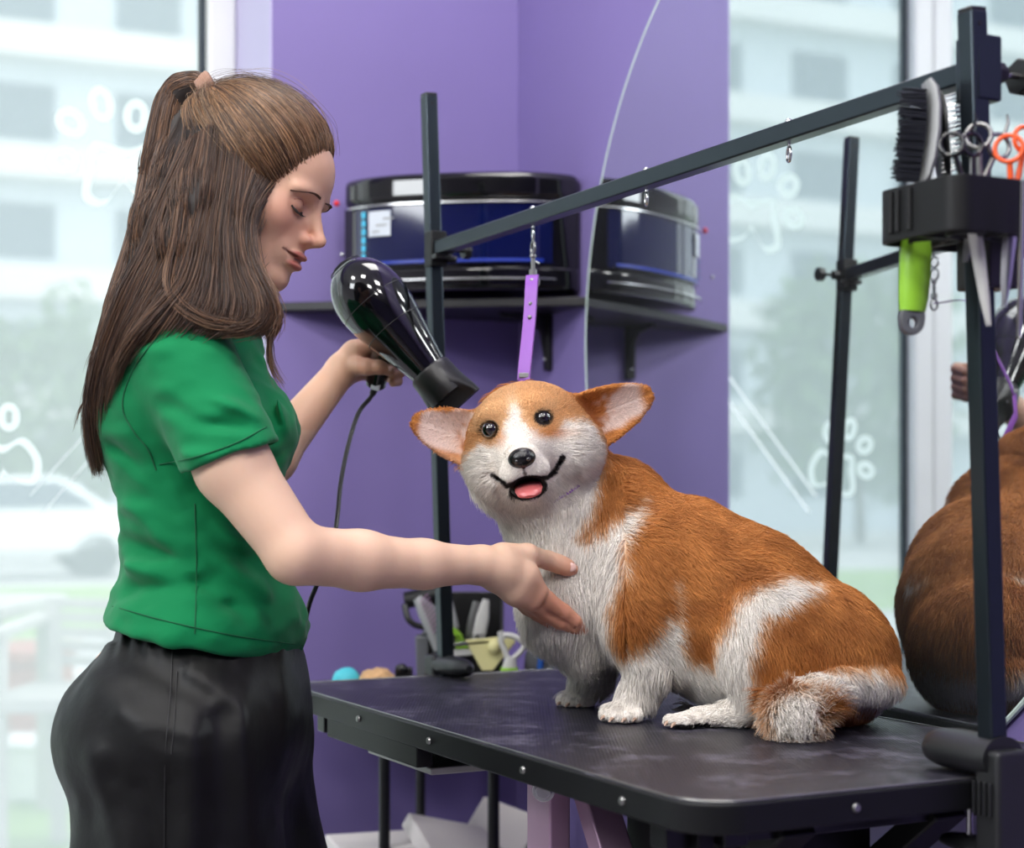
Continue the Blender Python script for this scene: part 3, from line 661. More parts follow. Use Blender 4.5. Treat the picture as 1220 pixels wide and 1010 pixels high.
# bar brush lying across the organizer
t = thing('bar_comb', at(565, 770, YK-.05), 'silver bar comb lying across the front of the organizer', 'comb')
mb = MB(); mb.bar(at(538, 768, YK-.045), at(583, 764, YK-.045), .02, .006); mb.build('spine', 'steel', t, bevel=.001)
mb = MB(); mb.bar(at(538, 778, YK-.04), at(584, 774, YK-.04), .014, .012); mb.build('grip', 'light_grey', t, bevel=.002)
mb = MB()
for i in range(22): p = at(540+i*2, 765-i*.15, YK-.05); mb.tube([p, p+Vector((0, -.004, .012))], .0008, 4)
mb.build('teeth', 'dark_metal', t)
t = thing('cream_scraper', at(580, 800, YK-.05), 'cream wedge scraper with a round knob in front of the organizer', 'scraper')
mb = MB(); mb.prism([(0, 0), (.02, 0), (.06, .05), (.055, .062), (-.03, .055)], at(574, 799, YK-.055), (1, 0, 0), (0, 0, 1), (0, .012, 0)); mb.build('blade', 'cream', t, bevel=.002)
mb = MB(); mb.ball(at(589, 770, YK-.06), (.012, .01, .013), 12); mb.build('knob', 'cream', t)
t = thing('deshedding_rake', at(607, 800, YK-.08), 'grey loop-handled rake with lime foot right of the organizer', 'rake')
pts = [Vector(p) for p in smooth_closed([tuple(at(x, y, YK-.08)) for x, y in ((599, 757), (612, 758), (624, 766), (622, 774), (612, 784), (606, 786), (601, 774), (597, 764))], 4)]
mb = MB(); mb.tube(pts+[pts[0]], .0052, 10); mb.tube([at(596, 752, YK-.08), at(599, 762, YK-.08)], .006, 10); mb.build('loop_handle', 'light_grey', t)
mb = MB(); mb.tube([at(609, 782, YK-.08), at(607, 796, YK-.08), Z(at(607, 800, YK-.08), TOPZ)], [(.009, .008), (.014, .01), (.014, .01)], 14, flat=(1, 0, 0)); mb.build('stem', 'light_grey', t)
mb = MB(); mb.tube([at(607, 795, YK-.08), at(607, 801, YK-.08)], [(.0155, .0115), (.0165, .012)], 14, flat=(1, 0, 0)); mb.build('foot', 'lime', t)
for (x0_, y0_, x1_, y1_, r_, m_, nm, lb, ct) in ((642, 800, 656, 781, .006, 'blue_plastic', 'blue_tube', 'pale blue curved tube by the wall right of the rake', 'tube'), (664, 800, 680, 790, .011, 'blue_plastic', 'blue_nozzle', 'short blue nozzle left of the dog, behind its far paw', 'nozzle')):
    mb = MB(); mb.tube([Vector(p) for p in smooth_open([Z(at(x0_, y0_, YK-.0), TOPZ+.01), at(x0_+3, y1_+4, YK), at(x1_, y1_, YK), at(x1_+16, y1_+3, YK)], 5)], r_, 12); tag(mb.build(nm, m_), lb, ct)
# dark bundle
mb = MB(); mb.ball(Z(at(648, 778, YK+.03), TOPZ+.05), (.035, .03, .05), 14); mb.ball(Z(at(668, 785, YK+.02), TOPZ+.04), (.03, .03, .04), 14)
o = mb.build('hair_net_bundle', 'grey_rubber'); tag(o, 'dark crumpled bundle by the wall behind the blue tube', 'bundle')
dm = o.modifiers.new('n', 'DISPLACE'); tx = bpy.data.textures.new('c', 'CLOUDS'); tx.noise_scale = .02; dm.texture = tx; dm.strength = .012
# small things at the left of the far post
def lump(name, x, y, Y, r, m, label, cat, amp=.006, sc=.012):
    mb = MB(); mb.ball(Z(at(x, y, Y), TOPZ+r[2]*.92), r, 20); o = mb.build(name, m); dm = o.modifiers.new('n', 'DISPLACE'); tx = bpy.data.textures.new('c', 'CLOUDS'); tx.noise_scale = sc; dm.texture = tx; dm.strength = amp; tag(o, label, cat)
lump('sponge_ball', 413, 802, 2.93, (.026, .024, .028), 'turquoise', 'turquoise sponge behind the table edge, left of the fur clump', 'sponge', .005)
lump('fur_clump', 450, 803, 2.93, (.034, .026, .027), 'tan_fur', 'tan clump of combed-out fur behind the table edge', 'fur clump', .012, .008)
t = thing('spring_clip', Z(at(482, 800, 2.95), TOPZ), 'small black spring clip beside the far post clamp', 'clip')
mb = MB(); mb.box(Z(at(481, 800, 2.95), TOPZ+.026), (.03, .02, .052)); mb.build('jaw', 'black_plastic', t, bevel=.003)
mb = MB(); mb.ball(Z(at(478, 800, 2.94), TOPZ+.050), (.011, .011, .009), 10); mb.build('knob', 'black_plastic', t)
# papers on the lower shelf
def box_open(name, c, sx, sy, sz, rot, tilt, label):
    mb = MB(); R = Matrix.Rotation(rot, 3, 'Z') @ Matrix.Rotation(tilt, 3, 'X') @ Matrix.Rotation(tilt*.6, 3, 'Y'); mb.box(c, (sx, sy, sz), R); tag(mb.build(name, 'paper', bevel=.004), label, 'paper pack', 'white packs on the lower rack shelf')
box_open('paper_pack', Z(at(452, 1003, 3.0), .452), .17, .15, .10, .3, 0, 'white paper pack lying flat on the lower shelf of the rack')
box_open('paper_pack', Z(at(545, 985, 2.99), .485), .17, .14, .03, .5, .5, 'white paper pack leaning on the flat one, tilted upward')
box_open('paper_pack', Z(at(598, 985, 3.13), .49), .12, .10, .04, -.5, .6, 'rearmost white paper pack near the steel pole')

# ------------------------------------------------------------------ outside
mm('grass', (120, 150, 70), .9, noise=.25, nscale=1.5); mm('paving', (176, 174, 170), .8, noise=.06, nscale=2); mm('facade', (186, 194, 202), .8, noise=.05, nscale=.3)
mm('facade_b', (206, 206, 204), .8, noise=.05, nscale=.3); mm('win_dark', (44, 62, 88), .15); mm('brick', (160, 96, 78), .85, noise=.2, nscale=20); mm('foliage', (84, 108, 66), .8, noise=.35, nscale=3)
mm('car_paint', (225, 228, 230), .25, coat=.5); mm('weathered_wood', (176, 172, 164), .8, noise=.1, nscale=9); mm('bark', (80, 66, 54), .9)
VD = Vector((-.736, .677, 0))
def gnd(name, y0, y1, m, z=0.0):      # strips of ground parallel to the window wall, distance from it
    mb = MB(); a = BW(-25, 0, -y0); b = BW(70, 0, -y0); c = BW(70, 0, -y1); d = BW(-25, 0, -y1)
    mb.add([Z(p, z) for p in (a, b, c, d)]+[Z(p, z-.3) for p in (a, b, c, d)], [(0, 1, 2, 3), (7, 6, 5, 4), (0, 4, 5, 1), (1, 5, 6, 2), (2, 6, 7, 3), (3, 7, 4, 0)]); o = mb.build(name, m, smooth=0); o['kind'] = 'structure'
gnd('paving_near', DEP, 2.2, 'paving', -.02); gnd('ground_lawn', 2.2, 4.6, 'grass', -.04); gnd('ground_path', 4.6, 11, 'paving', -.05); gnd('ground_far_lawn', 11, 19, 'grass', -.04); gnd('ground_road', 19, 28, 'paving', -.06); gnd('ground_yard', 28, 90, 'paving', -.07)
def bld(s0, s1, d, dep, H, m, label, bay=3.0, fl=2.9):
    P = BW(s0, 0, -d); P2 = BW(s1, 0, -d); W_ = abs(s1-s0); R = BACK_AX
    t = thing('apartment_block', (P+P2)/2, label, 'building', 'apartment blocks across the street')
    mb = MB(); c = BW((s0+s1)/2, H/2-.1, -d-dep/2); mb.box(c, (W_, dep, H), R); mb.build('wall', m, t)
    nb = int(W_/bay); nf = int(H/fl); 
    for i in range(nb):
        for j in range(nf):
            s = s0+(i+.5)*W_/nb; z = .9+j*fl+1.0; mb = MB(); mb.box(BW(s, z, -d), (bay*.52, .14, 1.55), R); mb.build('window', 'win_dark', t)
    for j in range(1, nf):
        mb = MB(); mb.box(BW((s0+s1)/2, j*fl+.35, -d+.5), (W_*.94, 1.0, .9), R); mb.build('balcony_row', 'facade_b', t)
bld(-14, 0.5, 46, 12, 24, 'facade', 'grey apartment block farthest right through the glass, behind the woman', 3.6, 3.4)
bld(2.5, 22, 52, 12, 30, 'facade_b', 'pale tall apartment block in the middle of the window view', 3.8, 3.4)
bld(25, 46, 45, 12, 24, 'facade', 'grey-blue apartment block seen in the mirror behind the reflected pole', 4.2, 3.4)
bld(49, 75, 54, 12, 27, 'facade_b', 'pale apartment block farthest left beyond the street', 4.4, 3.4)
def tree(s, d, h, r, label, seed):
    P = BW(s, 0, -d); t = thing('street_tree', P, label, 'tree', 'trees along the street'); rr = random.Random(seed)
    mb = MB(); mb.tube([P, P+Vector((.1, 0, h*.3)), P+Vector((0, .1, h*.6))], [.14, .11, .06], 10); mb.build('trunk', 'bark', t)
    vs = []; fs = []
    for k in range(2600):
        u = rr.gauss(0, 1); v = rr.gauss(0, 1); w = rr.gauss(0, 1); L_ = math.sqrt(u*u+v*v+w*w); q = rr.uniform(.35, 1)**.6; lob = 1+.25*math.sin(u/L_*5+seed)*math.cos(v/L_*4)
        c = P+Vector((u/L_*r*q*lob, v/L_*r*q*lob, h*.62+w/L_*r*1.15*q*lob)); a = Vector((rr.gauss(0, 1), rr.gauss(0, 1), rr.gauss(0, 1))).normalized(); b = a.orthogonal().normalized(); sz = r*.075
        i = len(vs); vs += [c+a*sz, c+b*sz*.6, c-a*sz, c-b*sz*.6]; fs.append((i, i+1, i+2, i+3))
    mb = MB(); mb.add(vs, fs); mb.build('crown', 'foliage', t, smooth=0)
tree(-3.2, 27, 4.2, 1.7, 'small leafy tree at the left edge of the window view', 1); tree(4.2, 30, 5.5, 2.3, 'leafy tree across the road near the white car', 2)
tree(13.5, 29, 5.0, 2.1, 'leafy tree reflected in the mirror beside the pole', 3); tree(23, 31, 6.5, 2.6, 'larger leafy tree at the far left down the street', 4); tree(33, 30, 6, 2.5, 'leafy tree farthest down the street', 5)
def car(s, d, label):
    P = BW(s, 0, -d); R = Matrix((-NV, MV, Vector((0, 0, 1)))).transposed(); t = thing('parked_car', Z(P, -.05), label, 'car', 'cars parked on the street')
    prof = [(-2.1, .3), (2.1, .3), (2.15, .75), (1.5, .92), (.9, 1.4), (-.8, 1.42), (-1.5, .98), (-2.1, .85)]
    mb = MB(); mb.prism(prof, P+MV*-.8, -NV, (0, 0, 1), MV*1.6); mb.build('bodywork', 'car_paint', t, bevel=.09)
    mb = MB(); mb.prism([(1.32, .93), (.83, 1.33), (-.74, 1.34), (-1.3, .98)], P+MV*-.815, -NV, (0, 0, 1), MV*1.63); mb.build('side_glass', 'win_dark', t)
    for x in (-1.3, 1.35):
        for y in (-.78, .62): q = P-NV*x+MV*y+Vector((0, 0, .27)); mb = MB(); mb.cyl(q, q+MV*.18, .32, 24); mb.build('wheel', 'black_plastic', t)
car(-1.5, 22, 'white car parked on the road beyond the lawn'); car(12, 23.5, 'white car parked on the road, seen in the mirror left of the pole'); car(21, 22.5, 'white car parked farther down the road')
# garden furniture just outside
def outpt(x, y, Y): return at(x, y, Y)
YC = 5.6
ch = thing('garden_chair', Z(at(100, 900, YC), -.04), 'weathered slatted garden chair on the lawn outside the window', 'chair')
def cpt(x, y, dy=0): return at(x, y, YC+dy)
Lg = [(62, 712), (136, 712)]
for (x, y) in Lg:
    mb = MB(); mb.bar(Z(at(x+8, y, YC), -.04), at(x, y, YC+.1), .05, .05); mb.build('back_leg', 'weathered_wood', ch, bevel=.005)
for k in range(5):
    mb = MB(); yy = 718+k*17; mb.bar(at(64+k*1.5, yy, YC+.09), at(137+k, yy+2, YC+.09), .022, .035); mb.build('back_slat', 'weathered_wood', ch, bevel=.004)
mb = MB(); s_ = at(104, 830, YC-.2); mb.box(s_, (.5, .5, .05)); mb.build('seat', 'weathered_wood', ch, bevel=.01)
for dx in (-.22, .22):
    mb = MB(); mb.bar(Z(s_+Vector((dx, -.22, 0)), -.04), s_+Vector((dx, -.22, .22)), .05, .05); mb.build('front_leg', 'weathered_wood', ch, bevel=.005)
    mb = MB(); mb.bar(s_+Vector((dx, -.26, .22)), s_+Vector((dx, .28, .24)), .06, .03); mb.build('armrest', 'weathered_wood', ch, bevel=.005)
tb_ = thing('garden_table', Z(at(-60, 900, 5.9), -.04), 'white garden table at the left edge of the window view', 'table')
mb = MB(); mb.box(at(-60, 722, 5.9), (.62, .8, .045)); mb.build('tabletop', 'weathered_wood', tb_, bevel=.008)
for dx in (-.25, .25):
    for dy in (-.3, .3):
        q = at(-60, 722, 5.9)+Vector((dx, dy, 0)); mb = MB(); mb.bar(Z(q, -.04), q, .05, .05); mb.build('leg', 'weathered_wood', tb_, bevel=.005)
mb = MB(); P = Z(at(36, 900, 7.0), 0); mb.box(P+Vector((0, 0, .2)), (.24, .5, .52)); mb.box(P+Vector((0, 0, .47)), (.30, .56, .05)); tag(mb.build('brick_planter', 'brick', bevel=.01), 'small brick planter on the lawn behind the garden table', 'planter')
mb = MB(); P = Z(at(40, 900, 6.48), -.04); mb.box(P+Vector((0, 0, .10)), (.45, .3, .2)); mb.box(P+Vector((0, 0, .21)), (.49, .34, .03)); tag(mb.build('stone_block', 'white_paint', bevel=.015), 'low white stone block in front of the brick planter', 'stone block')
# ------------------------------------------------------------------ implicit-surface modelling
def A3(v): return np.array([v[0], v[1], v[2]], float)
def sd_cone(a, b, ra, rb):
    a = A3(a); b = A3(b); d = b-a; L2 = max(d.dot(d), 1e-12)
    def f(P):
        q = P-a; t = np.clip(q @ d/L2, 0, 1); return np.sqrt(((q-t[:, None]*d)**2).sum(1))-(ra+(rb-ra)*t)
    return f
def sd_ell(c, r, R=None):
    c = A3(c); r = np.array(r, float); Rm = None if R is None else np.array(R)
    def f(P):
        q = P-c
        if Rm is not None: q = q @ Rm
        k0 = np.sqrt(((q/r)**2).sum(1)); k1 = np.sqrt(((q/r**2)**2).sum(1))+1e-9; return np.where(k0 < 1e-3, -r.min(), k0*(k0-1)/k1)
    return f
def sd_plane(p, n):
    p = A3(p); n = A3(n); n = n/np.linalg.norm(n); return lambda P: (P-p) @ n
def smin(a, b, k): h = np.maximum(k-np.abs(a-b), 0)/k; return np.minimum(a, b)-h*h*k*.25
def smax(a, b, k): return -smin(-a, -b, k)
class Field:
    def __init__(s): s.p = []; s.post = None
    def add(s, f, k=.02): s.p.append(('u', f, k)); return s
    def cut(s, f, k=.006): s.p.append(('d', f, k)); return s
    def chain(s, pts, rs, k=.02):
        for i in range(len(pts)-1): s.add(sd_cone(pts[i], pts[i+1], rs[i], rs[i+1]), k)
        return s
    def ev(s, P, lim=None):
        d = np.full(len(P), .3)
        for i, (op, f, k) in enumerate(s.p):
            if lim is not None and i not in lim: continue
            v = f(P)
            if op == 'u': d = smin(d, v, k)
            elif op == 'd': d = smax(d, -v, k)
            else: d = smax(d, v, k)
        if s.post: d = s.post(P, d)
        return d
    def clip(s, f, k=.002): s.p.append(('i', f, k)); return s
    def mesh(s, lo, hi, h, B=20):
        lo = np.array(lo, float); hi = np.array(hi, float); n = np.ceil((hi-lo)/h).astype(int)+1
        V = np.ones(n, np.float32)
        for i in range(0, n[0], B):
            for j in range(0, n[1], B):
                for k in range(0, n[2], B):
                    e = np.minimum([i+B, j+B, k+B], n); m = e-[i, j, k]; c = lo+h*(np.array([i, j, k])+(m-1)/2); Rb = h*np.linalg.norm(m-1)/2
                    C1 = c[None]; keep = []
                    mn = .3
                    for q, (op, f, kk) in enumerate(s.p):
                        v = float(f(C1)[0])
                        if op == 'u':
                            if v < Rb*1.5+kk+.004: keep.append(q)
                            mn = min(mn, v)
                        elif op == 'd':
                            if v < Rb*1.5+kk+.004: keep.append(q)
                        else: keep.append(q)
                    if not keep or mn > Rb*1.5+.02: continue
                    g = np.stack(np.meshgrid(*[lo[a]+h*np.arange([i, j, k][a], e[a]) for a in range(3)], indexing='ij'), -1).reshape(-1, 3)
                    V[i:e[0], j:e[1], k:e[2]] = s.ev(g, set(keep)).reshape(m)
        return surface_net(V, lo, h)
def surface_net(V, lo, h):
    S = V < 0; n = np.array(V.shape); c = np.zeros(n-1, np.uint8)
    for a in (0, 1):
        for b in (0, 1):
            for d in (0, 1): c += S[a:n[0]-1+a, b:n[1]-1+b, d:n[2]-1+d]
    act = np.argwhere((c > 0) & (c < 8)); idx = -np.ones(n-1, np.int64); idx[act[:, 0], act[:, 1], act[:, 2]] = np.arange(len(act))
    acc = np.zeros((len(act), 3)); cnt = np.zeros(len(act))
    for ax in range(3):
        for a in (0, 1):
            for b in (0, 1):
                o = [0, 0, 0]; o[(ax+1) % 3] = a; o[(ax+2) % 3] = b; p = act+o; q = p.copy(); q[:, ax] += 1
                v0 = V[p[:, 0], p[:, 1], p[:, 2]]; v1 = V[q[:, 0], q[:, 1], q[:, 2]]; m = (v0 < 0) != (v1 < 0)
                t = np.where(m, v0/np.where(m, v0-v1, 1), 0); w = p.astype(float); w[:, ax] += t; acc += w*m[:, None]; cnt += m
    verts = lo+h*acc/cnt[:, None]; faces = []
    for ax in range(3):
        sl0 = [slice(None)]*3; sl1 = [slice(None)]*3; sl0[ax] = slice(0, -1); sl1[ax] = slice(1, None)
        E = S[tuple(sl0)] != S[tuple(sl1)]; e = np.argwhere(E); u, w = (ax+1) % 3, (ax+2) % 3
        ok = (e[:, u] > 0) & (e[:, w] > 0) & (e[:, u] < n[u]-1) & (e[:, w] < n[w]-1); e = e[ok]
        def I(du, dw): q = e.copy(); q[:, u] -= du; q[:, w] -= dw; return idx[q[:, 0], q[:, 1], q[:, 2]]
        f = np.stack([I(1, 1), I(0, 1), I(0, 0), I(1, 0)], 1); inside = S[e[:, 0], e[:, 1], e[:, 2]]
        f[~inside] = f[~inside][:, ::-1]; faces.append(f)
    return verts, np.concatenate(faces)
def relax(v, f, it=2, lam=.5):
    for _ in range(it):
        s = np.zeros_like(v); c = np.zeros(len(v))
        for k in range(4):
            a = f[:, k]; b = f[:, (k+1) % 4]
            for q in range(3): s[:, q] += np.bincount(a, v[b, q], len(v))+np.bincount(b, v[a, q], len(v))
            c += np.bincount(a, minlength=len(v))+np.bincount(b, minlength=len(v))
        v = v+lam*(s/np.maximum(c, 1)[:, None]-v)
    return v
def np_mesh(name, v, f, m, parent=None, col=None, smooth=180):
    me = bpy.data.meshes.new(name); f = np.asarray(f); me.vertices.add(len(v)); me.vertices.foreach_set('co', np.asarray(v, np.float32).ravel())
    k = f.shape[1]; me.loops.add(len(f)*k); me.polygons.add(len(f)); me.loops.foreach_set('vertex_index', f.astype(np.int32).ravel()); me.polygons.foreach_set('loop_start', np.arange(0, len(f)*k, k, dtype=np.int32)); me.update(calc_edges=True); me.validate()
    if col is not None:
        a = me.color_attributes.new('Col', 'FLOAT_COLOR', 'POINT'); c = np.ones((len(v), 4), np.float32); c[:, :3] = col; a.data.foreach_set('color', c.ravel())
    return finish(me, name, m, parent, smooth=smooth)
def vnormals(v, f):
    n = np.cross(v[f[:, 2]]-v[f[:, 0]], v[f[:, 3]]-v[f[:, 1]]); N = np.zeros_like(v)
    for k in range(4):
        for q in range(3): N[:, q] += np.bincount(f[:, k], n[:, q], len(v))
    return N/(np.linalg.norm(N, axis=1)[:, None]+1e-12)
def scatter(v, f, N, count, dens=None, rng=RNG):
    ar = np.linalg.norm(np.cross(v[f[:, 2]]-v[f[:, 0]], v[f[:, 3]]-v[f[:, 1]]), axis=1)/2
    if dens is not None: ar = ar*dens(v[f].mean(1))
    i = rng.choice(len(f), count, p=ar/ar.sum()); a = rng.random((count, 1)); b = rng.random((count, 1)); q = f[i]
    w = [(1-a)*(1-b), a*(1-b), a*b, (1-a)*b]; P = sum(w[k]*v[q[:, k]] for k in range(4)); NN = sum(w[k]*N[q[:, k]] for k in range(4)); return P, NN/(np.linalg.norm(NN, axis=1)[:, None]+1e-9)
def strands(name, P, col, rad, m, parent=None):      # P (n,k,3) control points, rad (k,) or (n,k)
    n, k, _ = P.shape; hc = bpy.data.hair_curves.new(name); hc.add_curves([k]*n)
    hc.attributes['position'].data.foreach_set('vector', P.astype(np.float32).ravel())
    r = np.broadcast_to(np.asarray(rad, np.float32), (n, k)); a = hc.attributes.get('radius') or hc.attributes.new('radius', 'FLOAT', 'POINT'); a.data.foreach_set('value', r.astype(np.float32).ravel())
    c = np.ones((n, 4), np.float32); c[:, :3] = col; a = hc.attributes.new('Col', 'FLOAT_COLOR', 'CURVE'); a.data.foreach_set('color', c.ravel())
    hc.materials.append(M[m]); o = bpy.data.objects.new(name, hc); COL.objects.link(o)
    if parent is not None: o.parent = parent; 
    return o
def psd(x, y, poly):                    # signed distance to a polygon, negative inside
    p = np.array(poly, float); q = np.roll(p, -1, 0); d = np.full(len(x), 1e9); ins = np.zeros(len(x), bool)
    for a, b in zip(p, q):
        e = b-a; wx = x-a[0]; wy = y-a[1]; t = np.clip((wx*e[0]+wy*e[1])/(e@e+1e-9), 0, 1); d = np.minimum(d, (wx-t*e[0])**2+(wy-t*e[1])**2)
        c = ((a[1] <= y) & (b[1] > y) | (b[1] <= y) & (a[1] > y)); xi = a[0]+(y-a[1])*e[0]/(e[1] if abs(e[1]) > 1e-9 else 1e-9); ins ^= c & (x < xi)
    return np.where(ins, -1, 1)*np.sqrt(d)
def sstep(x, a, b): t = np.clip((x-a)/(b-a), 0, 1); return t*t*(3-2*t)
_nr = np.random.default_rng(5); _NT = _nr.random((32, 32, 32)).astype(np.float32)
def noise3(P, sc):
    q = P*sc; i = np.floor(q).astype(int); t = q-i; t = t*t*(3-2*t); r = 0
    for a in (0, 1):
        for b in (0, 1):
            for c in (0, 1):
                w = (t[:, 0] if a else 1-t[:, 0])*(t[:, 1] if b else 1-t[:, 1])*(t[:, 2] if c else 1-t[:, 2]); r = r+w*_NT[(i[:, 0]+a) % 32, (i[:, 1]+b) % 32, (i[:, 2]+c) % 32]
    return r
def LC(c): return np.array(lin(c))
def mixc(a, b, t): return a*(1-t[:, None])+b*t[:, None]
DOGRES = .0028; FURN = 230000; BODYRES = .005; FACERES = .0018; HANDRES = .0015; CLOTHRES = .0032; HAIRN = 1.0
# ------------------------------------------------------------------ the corgi
mm('dog_coat', (200, 130, 60), .75, attr='Col', spec=.2)
mm('dog_fur', (200, 130, 60), .55, attr='Col', spec=.25)
mm('eye_black', (16, 9, 7), .04, coat=1.0); mm('nose_black', (14, 13, 14), .22, bump=.25, bscale=500); mm('tongue', (216, 112, 112), .28, bump=.15, bscale=300, sss=.2); mm('lip_black', (22, 18, 18), .35); mm('claw', (190, 160, 140), .4); mm('paw_pad', (18, 17, 18), .6)
PXM = 1/F
def R_(rpx, Y): return rpx*Y/F
D = Field()
def dc(p, q, k=.03):   # cone between (x,y,Y,r) tuples, radius in px, fur margin removed
    D.add(sd_cone(at(*p[:3]), at(*q[:3]), R_(p[3], p[2])-.006, R_(q[3], q[2])-.006), k)
def de(x, y, Y, rx, rz, ry, rot=0, k=.03, m=.006):
    D.add(sd_ell(at(x, y, Y), (R_(rx, Y)-m, ry-m, R_(rz, Y)-m), Matrix.Rotation(math.radians(rot), 3, 'Y')), k)
# trunk
dc((712, 668, 2.315, 92), (800, 700, 2.29, 108)); dc((800, 700, 2.29, 108), (880, 735, 2.26, 106)); dc((880, 735, 2.26, 106), (955, 778, 2.22, 96))
de(978, 788, 2.20, 92, 84, .105)
dc((652, 566, 2.295, 74), (705, 660, 2.315, 90)); de(735, 610, 2.31, 62, 66, .085, 30)
de(672, 720, 2.29, 56, 62, .085, 20); de(696, 764, 2.30, 38, 40, .06)
# near shoulder and fore leg
de(772, 700, 2.228, 50, 84, .052, 8); dc((768, 745, 2.222, 44), (778, 790, 2.222, 33)); dc((778, 790, 2.222, 33), (762, 826, 2.225, 25), .02); dc((762, 826, 2.225, 25), (748, 847, 2.218, 21), .015); de(741, 849, 2.212, 27, 16, .030, 0, .012)
# far fore leg
dc((712, 765, 2.375, 38), (706, 805, 2.38, 25)); dc((706, 805, 2.38, 25), (694, 830, 2.382, 19), .015); de(687, 832, 2.378, 25, 14, .028, 0, .012)
# hind leg
de(928, 776, 2.145, 78, 88, .062, -15, .025); dc((905, 835, 2.142, 30), (880, 850, 2.148, 20), .02); dc((880, 850, 2.148, 20), (832, 854, 2.155, 17), .015); de(822, 856, 2.156, 28, 13, .026, 0, .01)
dc((820, 850, 2.30, 16), (795, 856, 2.31, 13), .015)     # far hind foot
# tail
dc((1052, 812, 2.14, 26), (1000, 816, 2.09, 22), .015); dc((1000, 816, 2.09, 22), (965, 832, 2.06, 27), .015); dc((965, 832, 2.06, 27), (948, 850, 2.053, 36), .012)
# toes
def toe(x, y, Y, r=8.5): D.add(sd_ell(at(x, y, Y), (R_(r, Y), R_(r, Y)*1.0, R_(r*.95, Y))), .005)
for x, y, Y in ((722, 851, 2.205), (732, 853, 2.192), (746, 854, 2.188), (757, 852, 2.196)): toe(x, y, Y)
for x, y, Y in ((671, 835, 2.372), (680, 837, 2.36), (691, 837, 2.358), (700, 836, 2.364)): toe(x, y, Y)
for x, y, Y in ((799, 859, 2.15), (806, 860, 2.138), (818, 860, 2.133)): toe(x, y, Y)
# head frame: a right px, b down px, c toward camera (m)
HX, HYp, HD = 628, 520, 2.235; cr_, sr_ = math.cos(math.radians(12)), math.sin(math.radians(12)); HS = HD/F
HR = Matrix(((cr_, 0, sr_), (0, 1, 0), (-sr_, 0, cr_)))    # local -> world for ellipsoids (x right, z up)
HR = Matrix(((cr_, 0, -sr_), (0, 1, 0), (sr_, 0, cr_)))
H_O = at(HX, HYp, HD)
def HP(a, b, c): return H_O+HR @ Vector((a*HS, -c, -b*HS))
def he(a, b, c, ra, rb, rc, k=.015, m=.003, op='u', tilt=0):
    f = sd_ell(HP(a, b, c), (ra*HS-m, rc-m, rb*HS-m), HR @ Matrix.Rotation(math.radians(tilt), 3, 'Y')); (D.add if op == 'u' else D.cut)(f, k)
def hc_(p, q, k=.015, m=.003): D.add(sd_cone(HP(*p[:3]), HP(*q[:3]), p[3]*HS-m, q[3]*HS-m), k)
he(2, -10, -.005, 68, 57, .078, .02); he(-2, 10, .0, 74, 50, .062, .03)
he(-46, 34, .012, 34, 34, .050, .025); he(46, 26, .006, 42, 38, .055, .025); he(-10, 58, -.01, 52, 34, .05, .03)
he(-34, -32, .044, 20, 16, .024, .02); he(16, -32, .044, 20, 16, .024, .02)
hc_((-8, 14, .040, 33), (-12, 26, .088, 23), .028); he(-24, 42, .078, 17, 15, .030, .012, 0); he(-1, 42, .078, 17, 15, .030, .012, 0); he(-12.5, 27, .100, 14, 11, .018, .012, 0)
hc_((-9, 54, .020, 28), (-12, 66, .074, 14), .02)
he(-12, 60, .100, 20, 12, .045, .004, 0, 'd')
for sgn, cx_, cy_ in ((-1, -49, 37), (1, 34, 34)):
    pts = [HP(-12+sgn*12, 52, .104), HP(-12+sgn*24, 53, .085), HP(cx_*.72-3, 48, .064), HP(cx_, cy_, .048)]
    for i in range(3): D.cut(sd_cone(pts[i], pts[i+1], .0028, .0026), .002)
for a_ in (-41, 21.5): he(a_, -15, .083, 10.0, 9.2, .014, .006, 0, 'd')
# ears: flattened cones opened toward the camera
def ear(base0, base1, tip, nrm, wd):
    b0 = at(*base0); b1 = at(*base1); T = at(*tip); mid = (b0+b1)/2
    ax = (T-mid).normalized(); L_ = (T-mid).length; w_ = (b1-b0)-ax*(b1-b0).dot(ax); hw = w_.length/2; w_.normalize(); n_ = ax.cross(w_).normalized()
    if n_.y > 0: n_ = -n_
    o = A3(mid); ax, w_, n_ = A3(ax), A3(w_), A3(n_)
    def shape(P, gr=0.0, push=0.0):
        q = P-o-n_*push; s = q @ ax/L_; u = q @ w_; v = q @ n_; s_ = np.clip(s, 0, 1)
        half = hw*np.sqrt(np.clip(1-s_**2.0, 0, 1))*(1-.12*s_)+gr
        cup = (u*u)/(hw*hw)*.022*(1-s_*.5)          # edges come toward the camera
        dz = np.abs(v-cup)-(.0052*(1-.5*s_)); dx = np.abs(u)-half; ds = np.maximum(q @ ax-L_, -(q @ ax)-.02)
        return smax(smax(dx, dz, .006), ds, .004)*.75
    D.add(shape, .010)
    return ax, w_, n_, o, L_, hw
EL = ear((553, 486, 2.245), (560, 560, 2.255), (489, 500, 2.215), None, 0)
ER = ear((677, 468, 2.245), (722, 528, 2.265), (778, 466, 2.225), None, 0)
D.clip(sd_plane((0, 0, TZ+.0015), (0, 0, -1)), .003)
def dog_px(P): return px(P)
def ear_local(P, E):
    ax, w_, n_, o, L_, hw = E; q = P-o; return q @ ax/L_, (q @ w_)/hw, q @ n_
WHITE, CREAM, ORG, DRK, TAN = LC((240, 234, 226)), LC((232, 206, 172)), LC((206, 136, 72)), LC((156, 92, 42)), LC((220, 176, 128))
